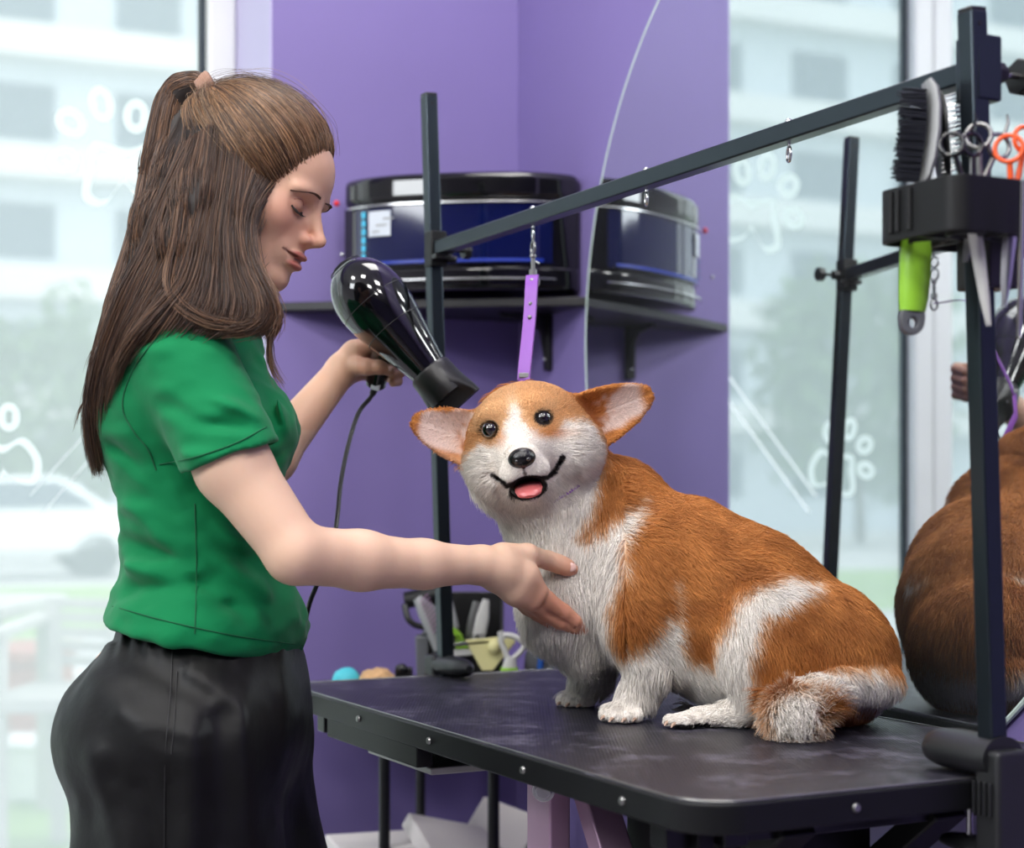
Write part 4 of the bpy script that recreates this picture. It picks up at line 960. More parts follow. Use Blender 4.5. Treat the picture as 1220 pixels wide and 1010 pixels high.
PW = [[(510, 535), (600, 560), (650, 605), (690, 585), (706, 552), (704, 580), (699, 605), (686, 632), (700, 640), (722, 630), (745, 611), (759, 603), (755, 622), (741, 645), (738, 680), (728, 715), (725, 752), (733, 778), (755, 779), (775, 764), (794, 738), (806, 744), (812, 790), (808, 880), (600, 900), (560, 700)],
      [(801, 690), (806, 690), (812, 738), (806, 756), (800, 725)], [(800, 785), (830, 790), (852, 798), (872, 805), (890, 850), (790, 865)],
      [(935, 694), (966, 700), (945, 714), (908, 733), (893, 770), (893, 800), (899, 832), (902, 846), (894, 880), (780, 880), (795, 845), (848, 834), (850, 800), (863, 760), (884, 720), (905, 703)],
      [(952, 810), (985, 804), (1025, 803), (1040, 797), (1052, 803), (1070, 815), (1072, 832), (1050, 838), (1025, 832), (985, 826), (965, 822)]]
PH = [(573, 532), (556, 552), (545, 600), (590, 640), (650, 640), (700, 600), (712, 560), (713, 528), (697, 506), (676, 503), (664, 518), (650, 523), (634, 514), (624, 504), (618, 492), (613, 487), (607, 494), (603, 504), (600, 522), (590, 531)]
def dog_col(P, rng=None, N=None):
    x, y = px(P); head = is_head(P); n1 = noise3(P, 45)-.5; n2 = noise3(P, 140)-.5; jit = n1*9+n2*6+(rng.normal(0, 2.2, len(P)) if rng is not None else 0)
    d = np.full(len(P), 1e3)
    for i_, p in enumerate(PW): d = np.minimum(d, psd(x, y, p)+(10 if i_ == 1 else 0))
    far = P[:, 1] > 2.33
    d = np.where(far & (x > 800), 40, d)
    tuft = np.hypot(x-949, y-852)-25; d = np.minimum(d, np.where(P[:, 1] < 2.1, tuft, 99))
    d = np.where((x > 1060) & (y < 800), 30, d)
    dh = psd(x, y, PH); d = np.where(head, dh*1.3, d)
    w = 1-sstep(d+jit, -5, 7); cream = 1-sstep(d+jit, 0, 16)
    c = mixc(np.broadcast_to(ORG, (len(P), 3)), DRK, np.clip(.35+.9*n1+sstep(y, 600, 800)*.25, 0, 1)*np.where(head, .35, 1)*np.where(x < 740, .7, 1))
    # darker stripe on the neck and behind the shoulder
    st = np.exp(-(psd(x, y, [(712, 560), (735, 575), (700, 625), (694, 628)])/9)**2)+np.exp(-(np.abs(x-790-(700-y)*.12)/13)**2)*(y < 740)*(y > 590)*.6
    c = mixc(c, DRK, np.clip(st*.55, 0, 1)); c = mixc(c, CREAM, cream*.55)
    f = head & (x < 600); c = mixc(c, TAN, np.where(f, .55, 0)); c = mixc(c, TAN, np.where(head & (y < 515), .75*np.clip(1.15-(x-560)/260, 0, 1), 0.0)); c = mixc(c, CREAM, np.where(head, .75*np.exp(-(((x-613-(y-500)*.1)/8)**2+((y-487)/17)**2)), 0))
    c = mixc(c, WHITE*(1+.06*n1[:, None]), w)
    # pale brow spots
    for (ex, ey, r_) in ((588, 494, 8), (655, 484, 8)): c = mixc(c, TAN, np.where(head, .7*np.exp(-((x-ex)**2+(y-ey)**2)/r_**2/2), 0))
    c = mixc(c, ORG, np.where(head, .75*np.exp(-((x-656)**2/14**2+(y-516)**2/5**2)/2), 0)); c = mixc(c, ORG, np.where(head, .5*np.exp(-((x-597)**2/5**2+(y-524)**2/7**2)/2), 0))
    # ears: pinkish white inside, orange rim, shade at the base painted brown
    for E in (EL, ER):
        s, u, v = ear_local(P, E); ins = (s > -.05) & (s < 1.1) & (np.abs(u) < 1.25) & (np.abs(v) < .03); half = np.sqrt(np.clip(1-np.clip(s, 0, 1)**2, 0, 1)); rel = np.abs(u)/(half+.05)
        front = ins & (v > (u*u*.022*(1-.5*np.clip(s, 0, 1)))+.001) if N is None else ins & ((N @ E[2]) > .1)
        c = np.where(ins[:, None], mixc(c, ORG*.9, np.full(len(P), .85)), c)
        k = (1-sstep(rel+n1*.5, .50, .80))*(1-sstep(s+n1*.3, .72, .92))*(sstep(s+n2*.3+u*.28, .12, .42) if E is ER else sstep(s+n2*.3-u*.1, -.05, .22)); c = np.where(front[:, None], mixc(mixc(c, LC((170, 104, 62)), (1-sstep(s, .0, .45))*(1-sstep(np.abs(u), .3, .9))*.8), LC((228, 205, 194)), k), c)
    # lips and eye rims
    hx, hy, hz = head_local(P)
    lips = lipd(hx, hy)
    for sgn, cx_, cy_ in ():
        pl = [(-12, 51), (-12+sgn*12, 52), (-12+sgn*24, 53), (cx_*.72-3, 48), (cx_, cy_)]
        for i in range(4):
            a = np.array(pl[i]); e = np.array(pl[i+1])-a; t = np.clip(((hx-a[0])*e[0]+(hy-a[1])*e[1])/(e@e), 0, 1); lips = np.minimum(lips, np.hypot(hx-a[0]-t*e[0], hy-a[1]-t*e[1])-1.2*(sgn > 0)*t*(i > 1))
    mouth = np.hypot((hx+12)/21.5, (hy-60)/13.5)-1
    fr = head & (hz > .02); dk = np.where(fr, np.maximum(1-sstep(lips, 1.6, 3.6), 1-sstep(mouth, -.02, .10)), 0)
    for a_ in (-41, 21.5): dk = np.maximum(dk, np.where(fr, 1-sstep(np.hypot(hx-a_, (hy+15)*1.08), 9.8, 12.4), 0))
    dk = np.maximum(dk, np.where(fr, .8*(1-sstep(np.hypot((hx+12.5)/1.5, (hy-44)/8), .8, 1.3)), 0))
    c = mixc(c, LC((24, 19, 19)), dk)
    pad = (P[:, 2] < TZ+.008) & (x > 800) & (x < 850) & (P[:, 1] < 2.2); c = np.where(pad[:, None], LC((24, 22, 24)), c)
    return c
def lipd(hx, hy):
    lips = np.full(len(hx), 99.)
    for sgn, cx_, cy_ in ((-1, -49, 37), (1, 34, 34)):
        pl = [(-12, 51), (-12+sgn*12, 52), (-12+sgn*24, 53), (cx_*.72-3, 48), (cx_, cy_)]
        for i in range(4):
            a = np.array(pl[i]); e = np.array(pl[i+1])-a; t = np.clip(((hx-a[0])*e[0]+(hy-a[1])*e[1])/(e@e), 0, 1); lips = np.minimum(lips, np.hypot(hx-a[0]-t*e[0], hy-a[1]-t*e[1])-1.2*(sgn > 0)*t*(i > 1))
    return lips
def head_local(P):
    q = (P-A3(H_O)) @ np.array(HR); return q[:, 0]/HS, -q[:, 2]/HS, -q[:, 1]
def is_head(P):
    hx, hy, hz = head_local(P); r = np.sqrt(((hx-4)/86)**2+((hy-14)/80)**2+((hz-.01)/.11)**2); return ((r < 1.0) | ((np.hypot(hx+12, hy-40) < 48) & (hz > .03))) & (P[:, 1] < 2.29)
dv, df = D.mesh((-.16, 1.98, TZ-.01), (.56, 2.47, CZ+.17), DOGRES); dv = relax(dv, df, 1); dN = vnormals(dv, df)
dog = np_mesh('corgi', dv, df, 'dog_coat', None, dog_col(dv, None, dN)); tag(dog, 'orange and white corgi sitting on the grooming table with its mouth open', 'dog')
# fur
def dog_fur(count):
    rng = np.random.default_rng(3)
    def dens(Pc): x, y = px(Pc); h = is_head(Pc); return np.where(h, 2.2, 1.0)
    P, N = scatter(dv, df, dN, count, dens, rng); x, y = px(P); head = is_head(P); hx, hy, hz = head_local(P)
    inE = np.zeros(len(P), bool)
    for E in (EL, ER): s, u, v = ear_local(P, E); inE |= (s > .02) & (s < 1.15) & (np.abs(u) < 1.3) & (np.abs(v) < .03)
    inm = head & (((hx+12)/20)**2+((hy-60)/12)**2 < 1) & (hz > .04); ine = np.zeros(len(P), bool)
    for a_ in (-41, 21.5): ine |= head & (np.hypot(hx-a_, hy+15) < 9.6) & (hz > .03)
    noseR = head & (np.hypot((hx+12.5)/15, (hy-27)/12.5) < 1) & (hz > .08)
    ok = ~(inm | ine | noseR) & (P[:, 2] > TZ+.003); P, N, x, y, head, hx, hy, hz, inE = [q[ok] for q in (P, N, x, y, head, hx, hy, hz, inE)]; n = len(P)
    fl = np.zeros((n, 3)); fl[:] = (.75, 0, -.65)                          # towards the tail and down
    ch = (x < 745) & ~head; fl[ch] = (.05, -.1, -1); legs = (y > 790) & (x < 800); fl[legs] = (-.05, -.05, -1)
    th = (x > 860) & (y > 690); fl[th] = (.25, -.1, -.95); ft = (y > 835) & (x > 790) & (x < 900); fl[ft] = (-.9, 0, -.2)
    bk = (x > 740) & (y < 640); fl[bk] = (.85, 0, -.5)
    hd = np.stack([hx+12, -(hz*900-70), -(hy-30)], 1); hd = hd @ np.array(HR).T if False else (np.array(HR) @ hd.T).T; fl[head] = hd[head]/(np.linalg.norm(hd[head], axis=1)[:, None]+1e-6)+np.array((0, .25, -.12))
    tail = (P[:, 1] < 2.11) & (x > 905) & (x < 1000) & (y > 818); C = A3(at(949, 850, 2.075)); fl[tail] = (P-C)[tail]/(np.linalg.norm((P-C)[tail], axis=1)[:, None])+np.array((0, 0, -.15))
    for E in (EL, ER):
        s, u, v = ear_local(P, E); e = (s > .0) & (s < 1.15) & (np.abs(u) < 1.3) & (np.abs(v) < .03); fl[e] = E[0]*.8+E[1]*np.sign(u[e])[:, None]*.5
    # gentle swirl
    sw = np.stack([noise3(P, 22)-.5, noise3(P+3.1, 22)-.5, noise3(P+7.7, 22)-.5], 1); fl = fl/(np.linalg.norm(fl, axis=1)[:, None]+1e-9)+sw*.7+rng.normal(0, .13, (n, 3))
    T = fl-N*(fl*N).sum(1)[:, None]; T /= np.linalg.norm(T, axis=1)[:, None]+1e-9
    Ln = np.full(n, .0165); Ln[ch] = .021; Ln[head] = .0075; Ln = np.where(head & (hz > .05), .0038, Ln); cheek = head & (np.abs(hx) > 45) & (hy > 5); Ln[cheek] = .014
    Ln[legs & ~head] = .010; Ln = np.where((y > 835) & (x < 900), .0045, Ln); Ln[tail] = .024; Ln[inE] = .0048; Ln = np.where((x > 690) & (x < 850) & (y > 790) & (y < 840), .018, Ln)
    Ln = np.where((x < 700) & (y > 735) & ~head, .024, Ln); Ln = np.where((x < 722) & (y > 822), .004, Ln); Ln = np.where(head & ((lipd(hx, hy) < 5) | (np.hypot(hx+12, hy-60) < 19)), .0022, Ln); Ln *= rng.uniform(.65, 1.25, n)
    lift = np.where(head, .30, .36); lift = np.where(tail, 1.3, lift); lift = np.where(inE, .12, lift); lift = lift*rng.uniform(.5, 1.5, n)
    d0 = T+N*(lift*1.5)[:, None]; d0 /= np.linalg.norm(d0, axis=1)[:, None]; d1 = T+N*(lift*.55)[:, None]; d1 /= np.linalg.norm(d1, axis=1)[:, None]
    g = np.array((0, 0, -.12)); K = np.stack([P-N*.001, P+d0*(Ln*.35)[:, None], P+(d0*.35+d1*.35)*Ln[:, None], P+(d0*.35+d1*.65+g)*Ln[:, None]], 1)
    K[:, :, 2] = np.maximum(K[:, :, 2], TZ+.0012)
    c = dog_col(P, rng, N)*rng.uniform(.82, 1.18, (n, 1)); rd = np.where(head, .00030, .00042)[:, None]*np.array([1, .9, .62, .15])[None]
    strands('fur', K, np.clip(c, 0, 1), rd, 'dog_fur', dog)
dog_fur(FURN)
for a_, nm in ((-41, 0), (21.5, 1)):
    mb = MB(); mb.ball(HP(a_, -15, .0595), (.0115, .0118, .0112), 20); mb.build('eye', 'eye_black', dog)
mb = MB(); mb.ball(HP(-12.5, 26, .108), (16*HS, .015, 12*HS), 20, HR); mb.ball(HP(-12.5, 33, .106), (7*HS, .010, 7*HS), 12, HR); nose = mb.build('nose', 'nose_black', dog)
for s_ in (-1, 1):
    mb = MB(); mb.ball(HP(-12.5+s_*6.4, 28.5, .1195), (3.0*HS, .0035, 2.4*HS), 10, HR); mb.build('nostril', 'eye_black', nose)
mb = MB(); mb.tube([HP(-12, 56, .045), HP(-12, 58, .07), HP(-12, 62.5, .088), HP(-12.3, 68, .097), HP(-12.5, 70.5, .100)], [(13*HS, 5*HS), (15.5*HS, 6*HS), (16*HS, 6*HS), (13.5*HS, 4.6*HS), (7*HS, 2*HS)], 18, flat=HR @ Vector((1, 0, 0))); mb.build('tongue', 'tongue', dog)
mb = MB(); mb.ball(HP(-12, 58, .052), (21*HS, .022, 13*HS), 14, HR); mb.build('mouth_lining', 'lip_black', dog)
# purple collar loop of the leash round the neck
nk = A3(at(652, 572, 2.295)); ax_ = A3(at(705, 660, 2.315))-nk; ax_ /= np.linalg.norm(ax_)
u_ = np.cross(ax_, (0, 1, 0)); u_ /= np.linalg.norm(u_); w_ = np.cross(ax_, u_); ring = []
for i in range(49):
    a = 2*PI*i/48; d_ = u_*math.cos(a)+w_*math.sin(a); o_ = nk+ax_*(.012); ts = np.linspace(.02, .16, 80); rr_ = R_(77, 2.3)-.006; q_ = o_+d_*rr_; xx = px(q_[None])[0][0]; ring.append(Vector(o_+d_*(rr_+(.0045 if (652 < xx < 705 and q_[1] < 2.3) else -.004))))
mb = MB(); mb.tube(ring, [(.0022, .0042)]*49, 8); mb.build('neck_loop', 'purple_strap', leash)
mb = MB(); top_ = max(ring, key=lambda v: v.z+v.y*.6); mb.tube([at(624, 450, 2.355), at(628, 480, 2.35), top_], [(.008, .0012)]*3, 8, flat=(1, 0, 0)); mb.build('strap_end', 'purple_strap', leash)
# claws
for (x, y, Y) in ((719, 855, 2.196), (729, 857.5, 2.183), (744, 858, 2.179), (757, 857, 2.187), (667, 838, 2.364), (677, 840, 2.351), (690, 841, 2.349), (795, 862, 2.142), (803, 864, 2.129)):
    mb = MB(); mb.tube([at(x+1, y-2, Y+.002), at(x-2, y, Y-.004), Z(at(x-3.5, y+2, Y-.006), max(at(x, y+2, Y).z, TZ+.002))], [.0026, .002, .0006], 8); mb.build('claw', 'claw', dog)
# ------------------------------------------------------------------ the woman
mm('skin', (222, 180, 152), .48, attr='Col', sss=.12, bump=.06, bscale=220, spec=.4)
mm('lips', (176, 96, 84), .4, sss=.1); mm('lash', (22, 14, 11), .6); mm('brow', (84, 56, 42), .7); mm('nail', (232, 190, 178), .25)
mm('green_shirt', (0, 118, 68), .8, noise=.04, nscale=6, bump=.7, bscale=26, spec=.2, sheen=.1); mm('green_seam', (0, 92, 54), .8)
mm('black_trousers', (9, 9, 10), .5, bump=1.0, bscale=20, spec=.28); mm('trouser_seam', (10, 9, 10), .6)
mm('hair_base', (30, 20, 15), .6, noise=.2, nscale=20); mm('hair_strand', (90, 60, 42), .38, attr='Col', spec=.45)
mm('hair_tie', (150, 116, 98), .8, bump=.3, bscale=200); mm('shoe_white', (210, 208, 204), .5)
HEADO = at(294, 233, 2.12); HSC = .01*1.07; pt, yw = math.radians(22), math.radians(13)
f0 = Vector((math.cos(pt), 0, -math.sin(pt))); hu = Vector((math.sin(pt), 0, math.cos(pt))); lat = Vector((0, 1, 0))
hf = f0*math.cos(yw)-lat*math.sin(yw); hl = lat*math.cos(yw)+f0*math.sin(yw)
GRm = Matrix((hf, hl, hu)).transposed()
def G(x, y, z): return HEADO+(hf*x+hl*y+hu*z)*HSC
W = Field()
def ge(x, y, z, rx, ry, rz, k=.012, op='add', F_=None, rot=0): getattr(F_ or W, op)(sd_ell(G(x, y, z), (rx*HSC, ry*HSC, rz*HSC), GRm @ Matrix.Rotation(math.radians(rot), 3, 'Y')), k)
def gc(p, q, k=.010, op='add', F_=None): getattr(F_ or W, op)(sd_cone(G(*p[:3]), G(*q[:3]), p[3]*HSC, q[3]*HSC), k)
ge(-.5, 0, 4.2, 9.2, 7.3, 7.6); ge(4.2, 0, 4.0, 4.7, 5.7, 5.0, .02); ge(4.4, 0, -1.0, 4.2, 5.3, 6.0, .02)
for s in (-1, 1):
    ge(7.35, s*2.5, 2.45, 1.5, 2.6, .95, .012); ge(5.3, s*3.7, -.9, 2.5, 2.3, 2.5, .018)
    gc((1.0, s*4.7, -4.2, 1.5), (6.6, s*1.5, -8.0, 1.35), .02)
    ge(-.6, s*7.3, -.2, 1.7, .7, 3.0, .006)
ge(4.0, 0, -4.8, 4.3, 4.3, 3.9, .02); ge(7.0, 0, -7.9, 1.75, 1.7, 1.5, .014); ge(7.3, 0, -4.5, 1.75, 2.7, 2.2, .012); ge(7.5, 0, -1.7, 1.3, 2.3, 1.9, .014)
for s in (-1, 1): ge(8.9, s*3.1, .7, 1.5, 1.7, 1.0, .012, 'cut'); ge(7.0, s*3.05, .55, 1.35, 1.5, 1.2, .004)
gc((8.0, 0, 2.0, .72), (10.7, 0, -2.0, .64), .012); gc((10.7, 0, -2.05, .68), (9.1, 0, -2.9, .72), .006)
for s in (-1, 1): ge(9.15, s*1.05, -2.5, .95, .52, .64, .006); 0
ge(8.9, 0, -4.5, .95, 2.1, .48, .004); ge(8.7, 0, -5.75, 1.0, 1.8, .60, .004)
for s in (-1, 1): gc((9.75, 0, -5.08, .13), (9.0, s*1.6, -5.0, .12), .0015, 'cut'); gc((9.0, s*1.6, -5.0, .12), (7.6, s*2.8, -4.25, .12), .0015, 'cut')
# neck
W.add(sd_cone(G(-.6, 0, -4.0), at(238, 405, 2.165), .052, .058), .02)
NF0 = len(W.p)
# trunk
def wc(p, q, k=.03, F_=None, m=0.0): (F_ or W).add(sd_cone(at(*p[:3]), at(*q[:3]), R_(p[3], p[2])+m, R_(q[3], q[2])+m), k)
def we(x, y, Y, rx, rz, ry, rot=0, k=.03, F_=None, m=0.0): (F_ or W).add(sd_ell(at(x, y, Y), (R_(rx, Y)+m, ry+m, R_(rz, Y)+m), Matrix.Rotation(math.radians(rot), 3, 'Y')), k)
def trunk(F_, m):
    we(222, 492, 2.17, 98, 112, .155, -6, .04, F_, m); wc((216, 428, 2.045, 46), (236, 426, 2.30, 44), .05, F_, m)
    we(296, 512, 2.11, 50, 46, .062, 0, .03, F_, m); we(304, 512, 2.25, 48, 46, .062, 0, .03, F_, m)
    we(245, 630, 2.17, 94, 120, .130, 0, .05, F_, m)
trunk(W, -.020)
we(222, 850, 2.17, 128, 118, .168, 0, .06)
for (Y, dx) in ((2.09, 0), (2.26, 25)):
    W.chain([at(225+dx, 880, Y), at(222+dx, 1180, Y), Z(at(230+dx, 1200, Y), .46), Z(at(220+dx, 1200, Y), .09)], [.098, .07, .052, .036], .03)
# near arm (viewer's side) and far arm
W.chain([at(222, 432, 2.035), at(278, 556, 1.985), at(352, 658, 1.975)], [R_(49, 2.03), R_(45, 1.98), R_(36, 1.975)], .015)
W.add(sd_cone(at(352, 660, 1.975), at(430, 667, 2.03), R_(36, 1.975), R_(34.5, 2.03)), .012); W.chain([at(430, 668, 2.03), at(505, 672, 2.085), at(575, 673, 2.135)], [R_(34.5, 2.03), R_(28, 2.085), R_(22, 2.135)], .015)
W.chain([at(244, 430, 2.31), at(322, 545, 2.43), at(408, 440, 2.525)], [.046, .036, .0235], .02)
# near hand on the chest of the dog
def dogY(x, y, default=2.2):
    ts = np.linspace(2.0, 2.5, 400); d = np.array([((x-CXP)/F, 1, (HY-y)/F)]); P = d*ts[:, None]; P[:, 2] += CZ; e = D.ev(P); j = np.argmax(e < 0)
    return ts[j] if e[j] < 0 else default
def hand_chain(pts, k=.004, F_=W):        # pts: (x, y, Y, r metres)
    F_.chain([at(*p[:3]) for p in pts], [p[3] for p in pts], k)
hand_chain([(575, 673, 2.135, .0235), (598, 678, 2.145, .0235), (618, 690, 2.155, .0225)], .012)
hand_chain([(598, 668, 2.150, .019), (624, 686, 2.160, .018), (640, 704, 2.168, .014)], .012)
hand_chain([(592, 688, 2.150, .019), (616, 704, 2.160, .018), (632, 716, 2.168, .014)], .012)
yt = dogY(668, 672)
hand_chain([(600, 663, 2.150, .0185), (628, 661, 2.168, .0145), (652, 667, yt-.020, .0118), (664, 671, yt-.014, .0116), (674, 675, yt-.011, .0108), (682, 678, yt-.008, .0088)], .006)
yi = dogY(665, 718); ym = dogY(670, 738)
hand_chain([(634, 700, 2.168, .0155), (652, 716, yi-.028, .0125), (671, 729, yi-.014, .0110), (684, 739, yi-.004, .0098), (695, 748, yi+.012, .0088)], .003)
hand_chain([(630, 714, 2.172, .0145), (648, 729, ym-.018, .0115), (668, 741, ym-.008, .0100), (684, 747, ym+.002, .0088), (696, 752, ym+.018, .008)], .003)
hand_chain([(622, 712, 2.190, .0125), (640, 730, 2.212, .0105), (662, 744, 2.222, .0095), (682, 752, 2.235, .008)], .003)
hand_chain([(612, 708, 2.200, .0115), (628, 724, 2.228, .0095), (646, 737, 2.242, .0085), (662, 745, 2.26, .0072)], .003)
# far hand gripping the dryer handle
hand_chain([(408, 440, 2.525, .0235), (422, 428, 2.538, .0225), (434, 424, 2.547, .020)], .012)
hand_chain([(424, 418, 2.530, .017), (438, 414, 2.534, .015)], .012); hand_chain([(418, 440, 2.538, .018), (436, 440, 2.547, .016)], .012)
hand_chain([(424, 436, 2.512, .015), (438, 437, 2.500, .0120), (452, 437, 2.496, .0105), (464, 441, 2.500, .0085)], .005)
for dy, r_, k_ in ((0, .0098, 2), (13, .0100, 3), (25, .0096, 2), (36, .0086, -1)):
    hand_chain([(436, 412+dy*.95, 2.555, r_*1.12), (452, 412+dy, 2.572, r_), (468, 414+dy, 2.562, r_*.95), (475+k_, 418+dy, 2.538, r_*.82), (468, 420+dy, 2.522, r_*.72)], .003)
# mesh in three resolutions, one surface
boxes = [((.0+at(255, 0, 2.12).x-.06, 1.99, at(0, 365, 2.1).z), (at(402, 0, 2.1).x, 2.26, at(0, 85, 2.1).z), FACERES),
         ((at(560, 0, 2.15).x, 2.08, at(0, 775, 2.15).z), (at(705, 0, 2.15).x, 2.30, at(0, 630, 2.15).z), HANDRES), ((at(396, 0, 2.53).x, 2.46, at(0, 478, 2.53).z), (at(492, 0, 2.53).x, 2.62, at(0, 390, 2.53).z), HANDRES)]
WV, WF = [], []; off = 0
v, f = W.mesh((-.62, 1.86, .02), (.10, 2.66, CZ+.62), BODYRES); v = relax(v, f, 1); c = v[f].mean(1); drop = np.zeros(len(f), bool)
for lo_, hi_, _ in boxes: e = BODYRES*.8; drop |= ((c > np.array(lo_)+e) & (c < np.array(hi_)-e)).all(1)
f = f[~drop]; WV.append(v); WF.append(f); off += len(v)
for lo_, hi_, h_ in boxes: v, f = W.mesh(lo_, hi_, h_); v = relax(v, f, 1); WV.append(v); WF.append(f+off); off += len(v)
WV = np.concatenate(WV); WF = np.concatenate(WF)
def skin_col(P):
    c = np.broadcast_to(LC((224, 186, 160)), (len(P), 3)).copy(); x, y = px(P); n = noise3(P, 30)-.5
    q = (P-A3(HEADO)) @ np.array(GRm)/HSC; face = (P[:, 2] > CZ+.10) & (P[:, 0] > -.45)
    c = mixc(c, LC((214, 164, 134)), np.where(face, .55, 0)); 
    ck = np.exp(-(((q[:, 0]-6)/2.8)**2+((np.abs(q[:, 1])-4.2)/2.5)**2+((q[:, 2]+1.2)/2.4)**2)); c = mixc(c, LC((214, 136, 116)), np.where(face, ck*.45, 0))
    ns = np.exp(-(((q[:, 0]-10)/1.4)**2+((q[:, 2]+2.3)/1.4)**2)); c = mixc(c, LC((214, 132, 112)), np.where(face, ns*.4, 0))
    up = (1-sstep(np.hypot((q[:, 2]+4.52)/.50, q[:, 1]/2.4), .75, 1.05))*(q[:, 0] > 7.4); dn = (1-sstep(np.hypot((q[:, 2]+5.68)/.62, q[:, 1]/2.1), .75, 1.05))*(q[:, 0] > 7.4)
    c = mixc(c, LC((176, 92, 82)), np.where(face, np.maximum(up, dn)*.85, 0)); ml = (1-sstep(np.abs(q[:, 2]+5.07-.2*np.abs(q[:, 1])*(np.abs(q[:, 1]) > 1.2)), .05, .22))*(np.abs(q[:, 1]) < 2.9)*(q[:, 0] > 7.2); c = mixc(c, LC((96, 40, 38)), np.where(face, ml*.8, 0))
    ey = np.exp(-(((q[:, 2]-.5)/1.2)**2+((np.abs(q[:, 1])-3.1)/1.9)**2))*(q[:, 0] > 6); c = mixc(c, LC((176, 118, 96)), np.where(face, ey*.5, 0))
    hd = (x > 590) & (y > 630) & (y < 780); c = mixc(c, LC((206, 120, 88)), np.where(hd, sstep(x+(y-690)*.8, 615, 690)*.62, 0)); c = mixc(c, LC((200, 132, 108)), np.where((x > 425) & (x < 490) & (y < 470) & (P[:, 1] > 2.45), .35, 0))
    return c*(1+.07*n[:, None])
woman = np_mesh('person', WV, WF, 'skin', None, skin_col(WV)); tag(woman, 'woman in a green shirt and black trousers holding a hair dryer and steadying the dog', 'person')
# face details
def gtube(pts, r, name, m, n=8): mb = MB(); mb.tube([G(*p) for p in pts], r, n); return mb.build(name, m, woman)
def on_face(y, z, lift=.0): 
    ts = np.linspace(12, 4, 240); P = np.array([A3(G(t, y, z)) for t in ts]); e = W.ev(P); j = np.argmax(e < 0); return ts[j]+lift
for s in (-1, 1):
    pts = [(on_face(s*y, z, .02), s*y, z) for y, z in ((1.0, 2.5), (1.9, 2.6), (2.8, 2.62), (3.7, 2.45), (4.5, 2.1), (5.1, 1.75))]
    mb = MB(); mb.tube([G(*p) for p in smooth_open(pts, 4)], [((.0012, .0036) if 1 < i < 12 else (.0009, .0018)) for i in range(len(smooth_open(pts, 4)))], 8, flat=hl); mb.build('eyebrow', 'brow', woman)
    pts = [(on_face(s*y, z, .0), s*y, z) for y, z in ((1.75, .15), (2.3, -.02), (3.0, -.12), (3.7, -.02), (4.4, .25))]
    sp_ = smooth_open(pts, 5); mb = MB(); mb.tube([G(*p) for p in sp_], [.0014]*len(sp_), 8)
    for i in range(2, len(sp_), 1): p = G(*sp_[i]); mb.tube([p, p+hf*.005-hu*.0025, p+hf*.0085-hu*.0022+hl*(s*.001)], [.0006, .0004, .0002], 4)
    mb.build('eyelash', 'lash', woman)
    pts = [(on_face(s*y, z, .01), s*y, z) for y, z in ((1.9, 1.0), (2.6, 1.35), (3.4, 1.38), (4.3, 1.05))]
    mb = MB(); sp_ = smooth_open(pts, 4); mb.tube([G(*p) for p in sp_], .0007, 6); mb.build('lid_crease', 'lips', woman)
# nails
mb = MB(); q = at(680, 675.5, yt-.0192); mb.ball(q, (.0075, .0022, .0062), 12, Matrix.Rotation(.15, 3, 'Y')); mb.build('nail', 'nail', woman)
mb = MB(); q = at(464, 439, 2.4925); mb.ball(q, (.005, .002, .0042), 12); mb.build('nail', 'nail', woman)

# ---- shirt
T = Field(); trunk(T, .009)
T.add(sd_ell(at(247, 746, 2.17), (R_(121, 2.17), .176, R_(78, 2.17))), .05); T.add(sd_ell(at(232, 395, 2.165), (.075, .085, .045)), .04)
hem_n = Vector((.37, .05, -.93)).normalized(); hem_p = at(269, 547, 1.985)
cone_n = sd_cone(at(222, 428, 2.03), at(280, 560, 1.985), R_(58, 2.03), R_(62, 1.985)); pl_n = sd_plane(hem_p, hem_n)
T.add(lambda P: smax(cone_n(P), pl_n(P), .003), .02)
fe = sd_cone(at(244, 430, 2.31), at(305, 520, 2.385), .060, .058); fpl = sd_plane(at(300, 512, 2.38), (.55, .2, -.8)); T.add(lambda P: smax(fe(P), fpl(P), .003), .02)
inn = sd_cone(at(222, 432, 2.035), at(300, 600, 1.985), R_(50, 2.03)+.003, R_(55, 1.985)+.003); ip = sd_plane(Vector(hem_p)-hem_n*.012, -hem_n)
T.cut(lambda P: np.maximum(inn(P), ip(P)), .002)
hb = at(122, 733, 2.17); hf_ = at(366, 786, 2.17); hd_ = hf_-hb; T.clip(sd_plane(hb, (-hd_.z, 0, hd_.x) if False else (hd_.z/hd_.length, 0, -hd_.x/hd_.length)), .004)
T.cut(sd_cone(G(-.6, 0, -4.0), at(240, 402, 2.165), .062, .064), .004)
FOLD = []
def fold(a, b, w, amp, Y=2.03): FOLD.append((A3(at(a[0], a[1], a[2] if len(a) > 2 else Y)), A3(at(b[0], b[1], b[2] if len(b) > 2 else Y)), w, amp))
for a, b, w_, am in (((128, 600), (235, 622), .010, .005), ((130, 640), (230, 668), .011, -.006), ((134, 668), (215, 690), .009, .006), ((140, 700), (235, 700), .010, -.004), ((150, 560), (200, 590), .008, .004), ((120, 520), (180, 560), .009, -.004),
                     ((232, 610), (236, 780), .006, -.003), ((240, 650), (330, 715), .012, .006), ((232, 690), (300, 740), .010, -.005), ((255, 620), (300, 660), .009, .005), ((160, 610), (215, 650), .008, .004),
                     ((325, 560), (352, 700), .012, .006), ((300, 420), (330, 500), .008, -.008), ((312, 430), (345, 520), .007, .006), ((285, 400), (322, 470), .007, .005), ((330, 600), (360, 740), .012, -.004), ((140, 720), (250, 758), .008, .003)):
    fold(a, b, w_, am, 2.06)
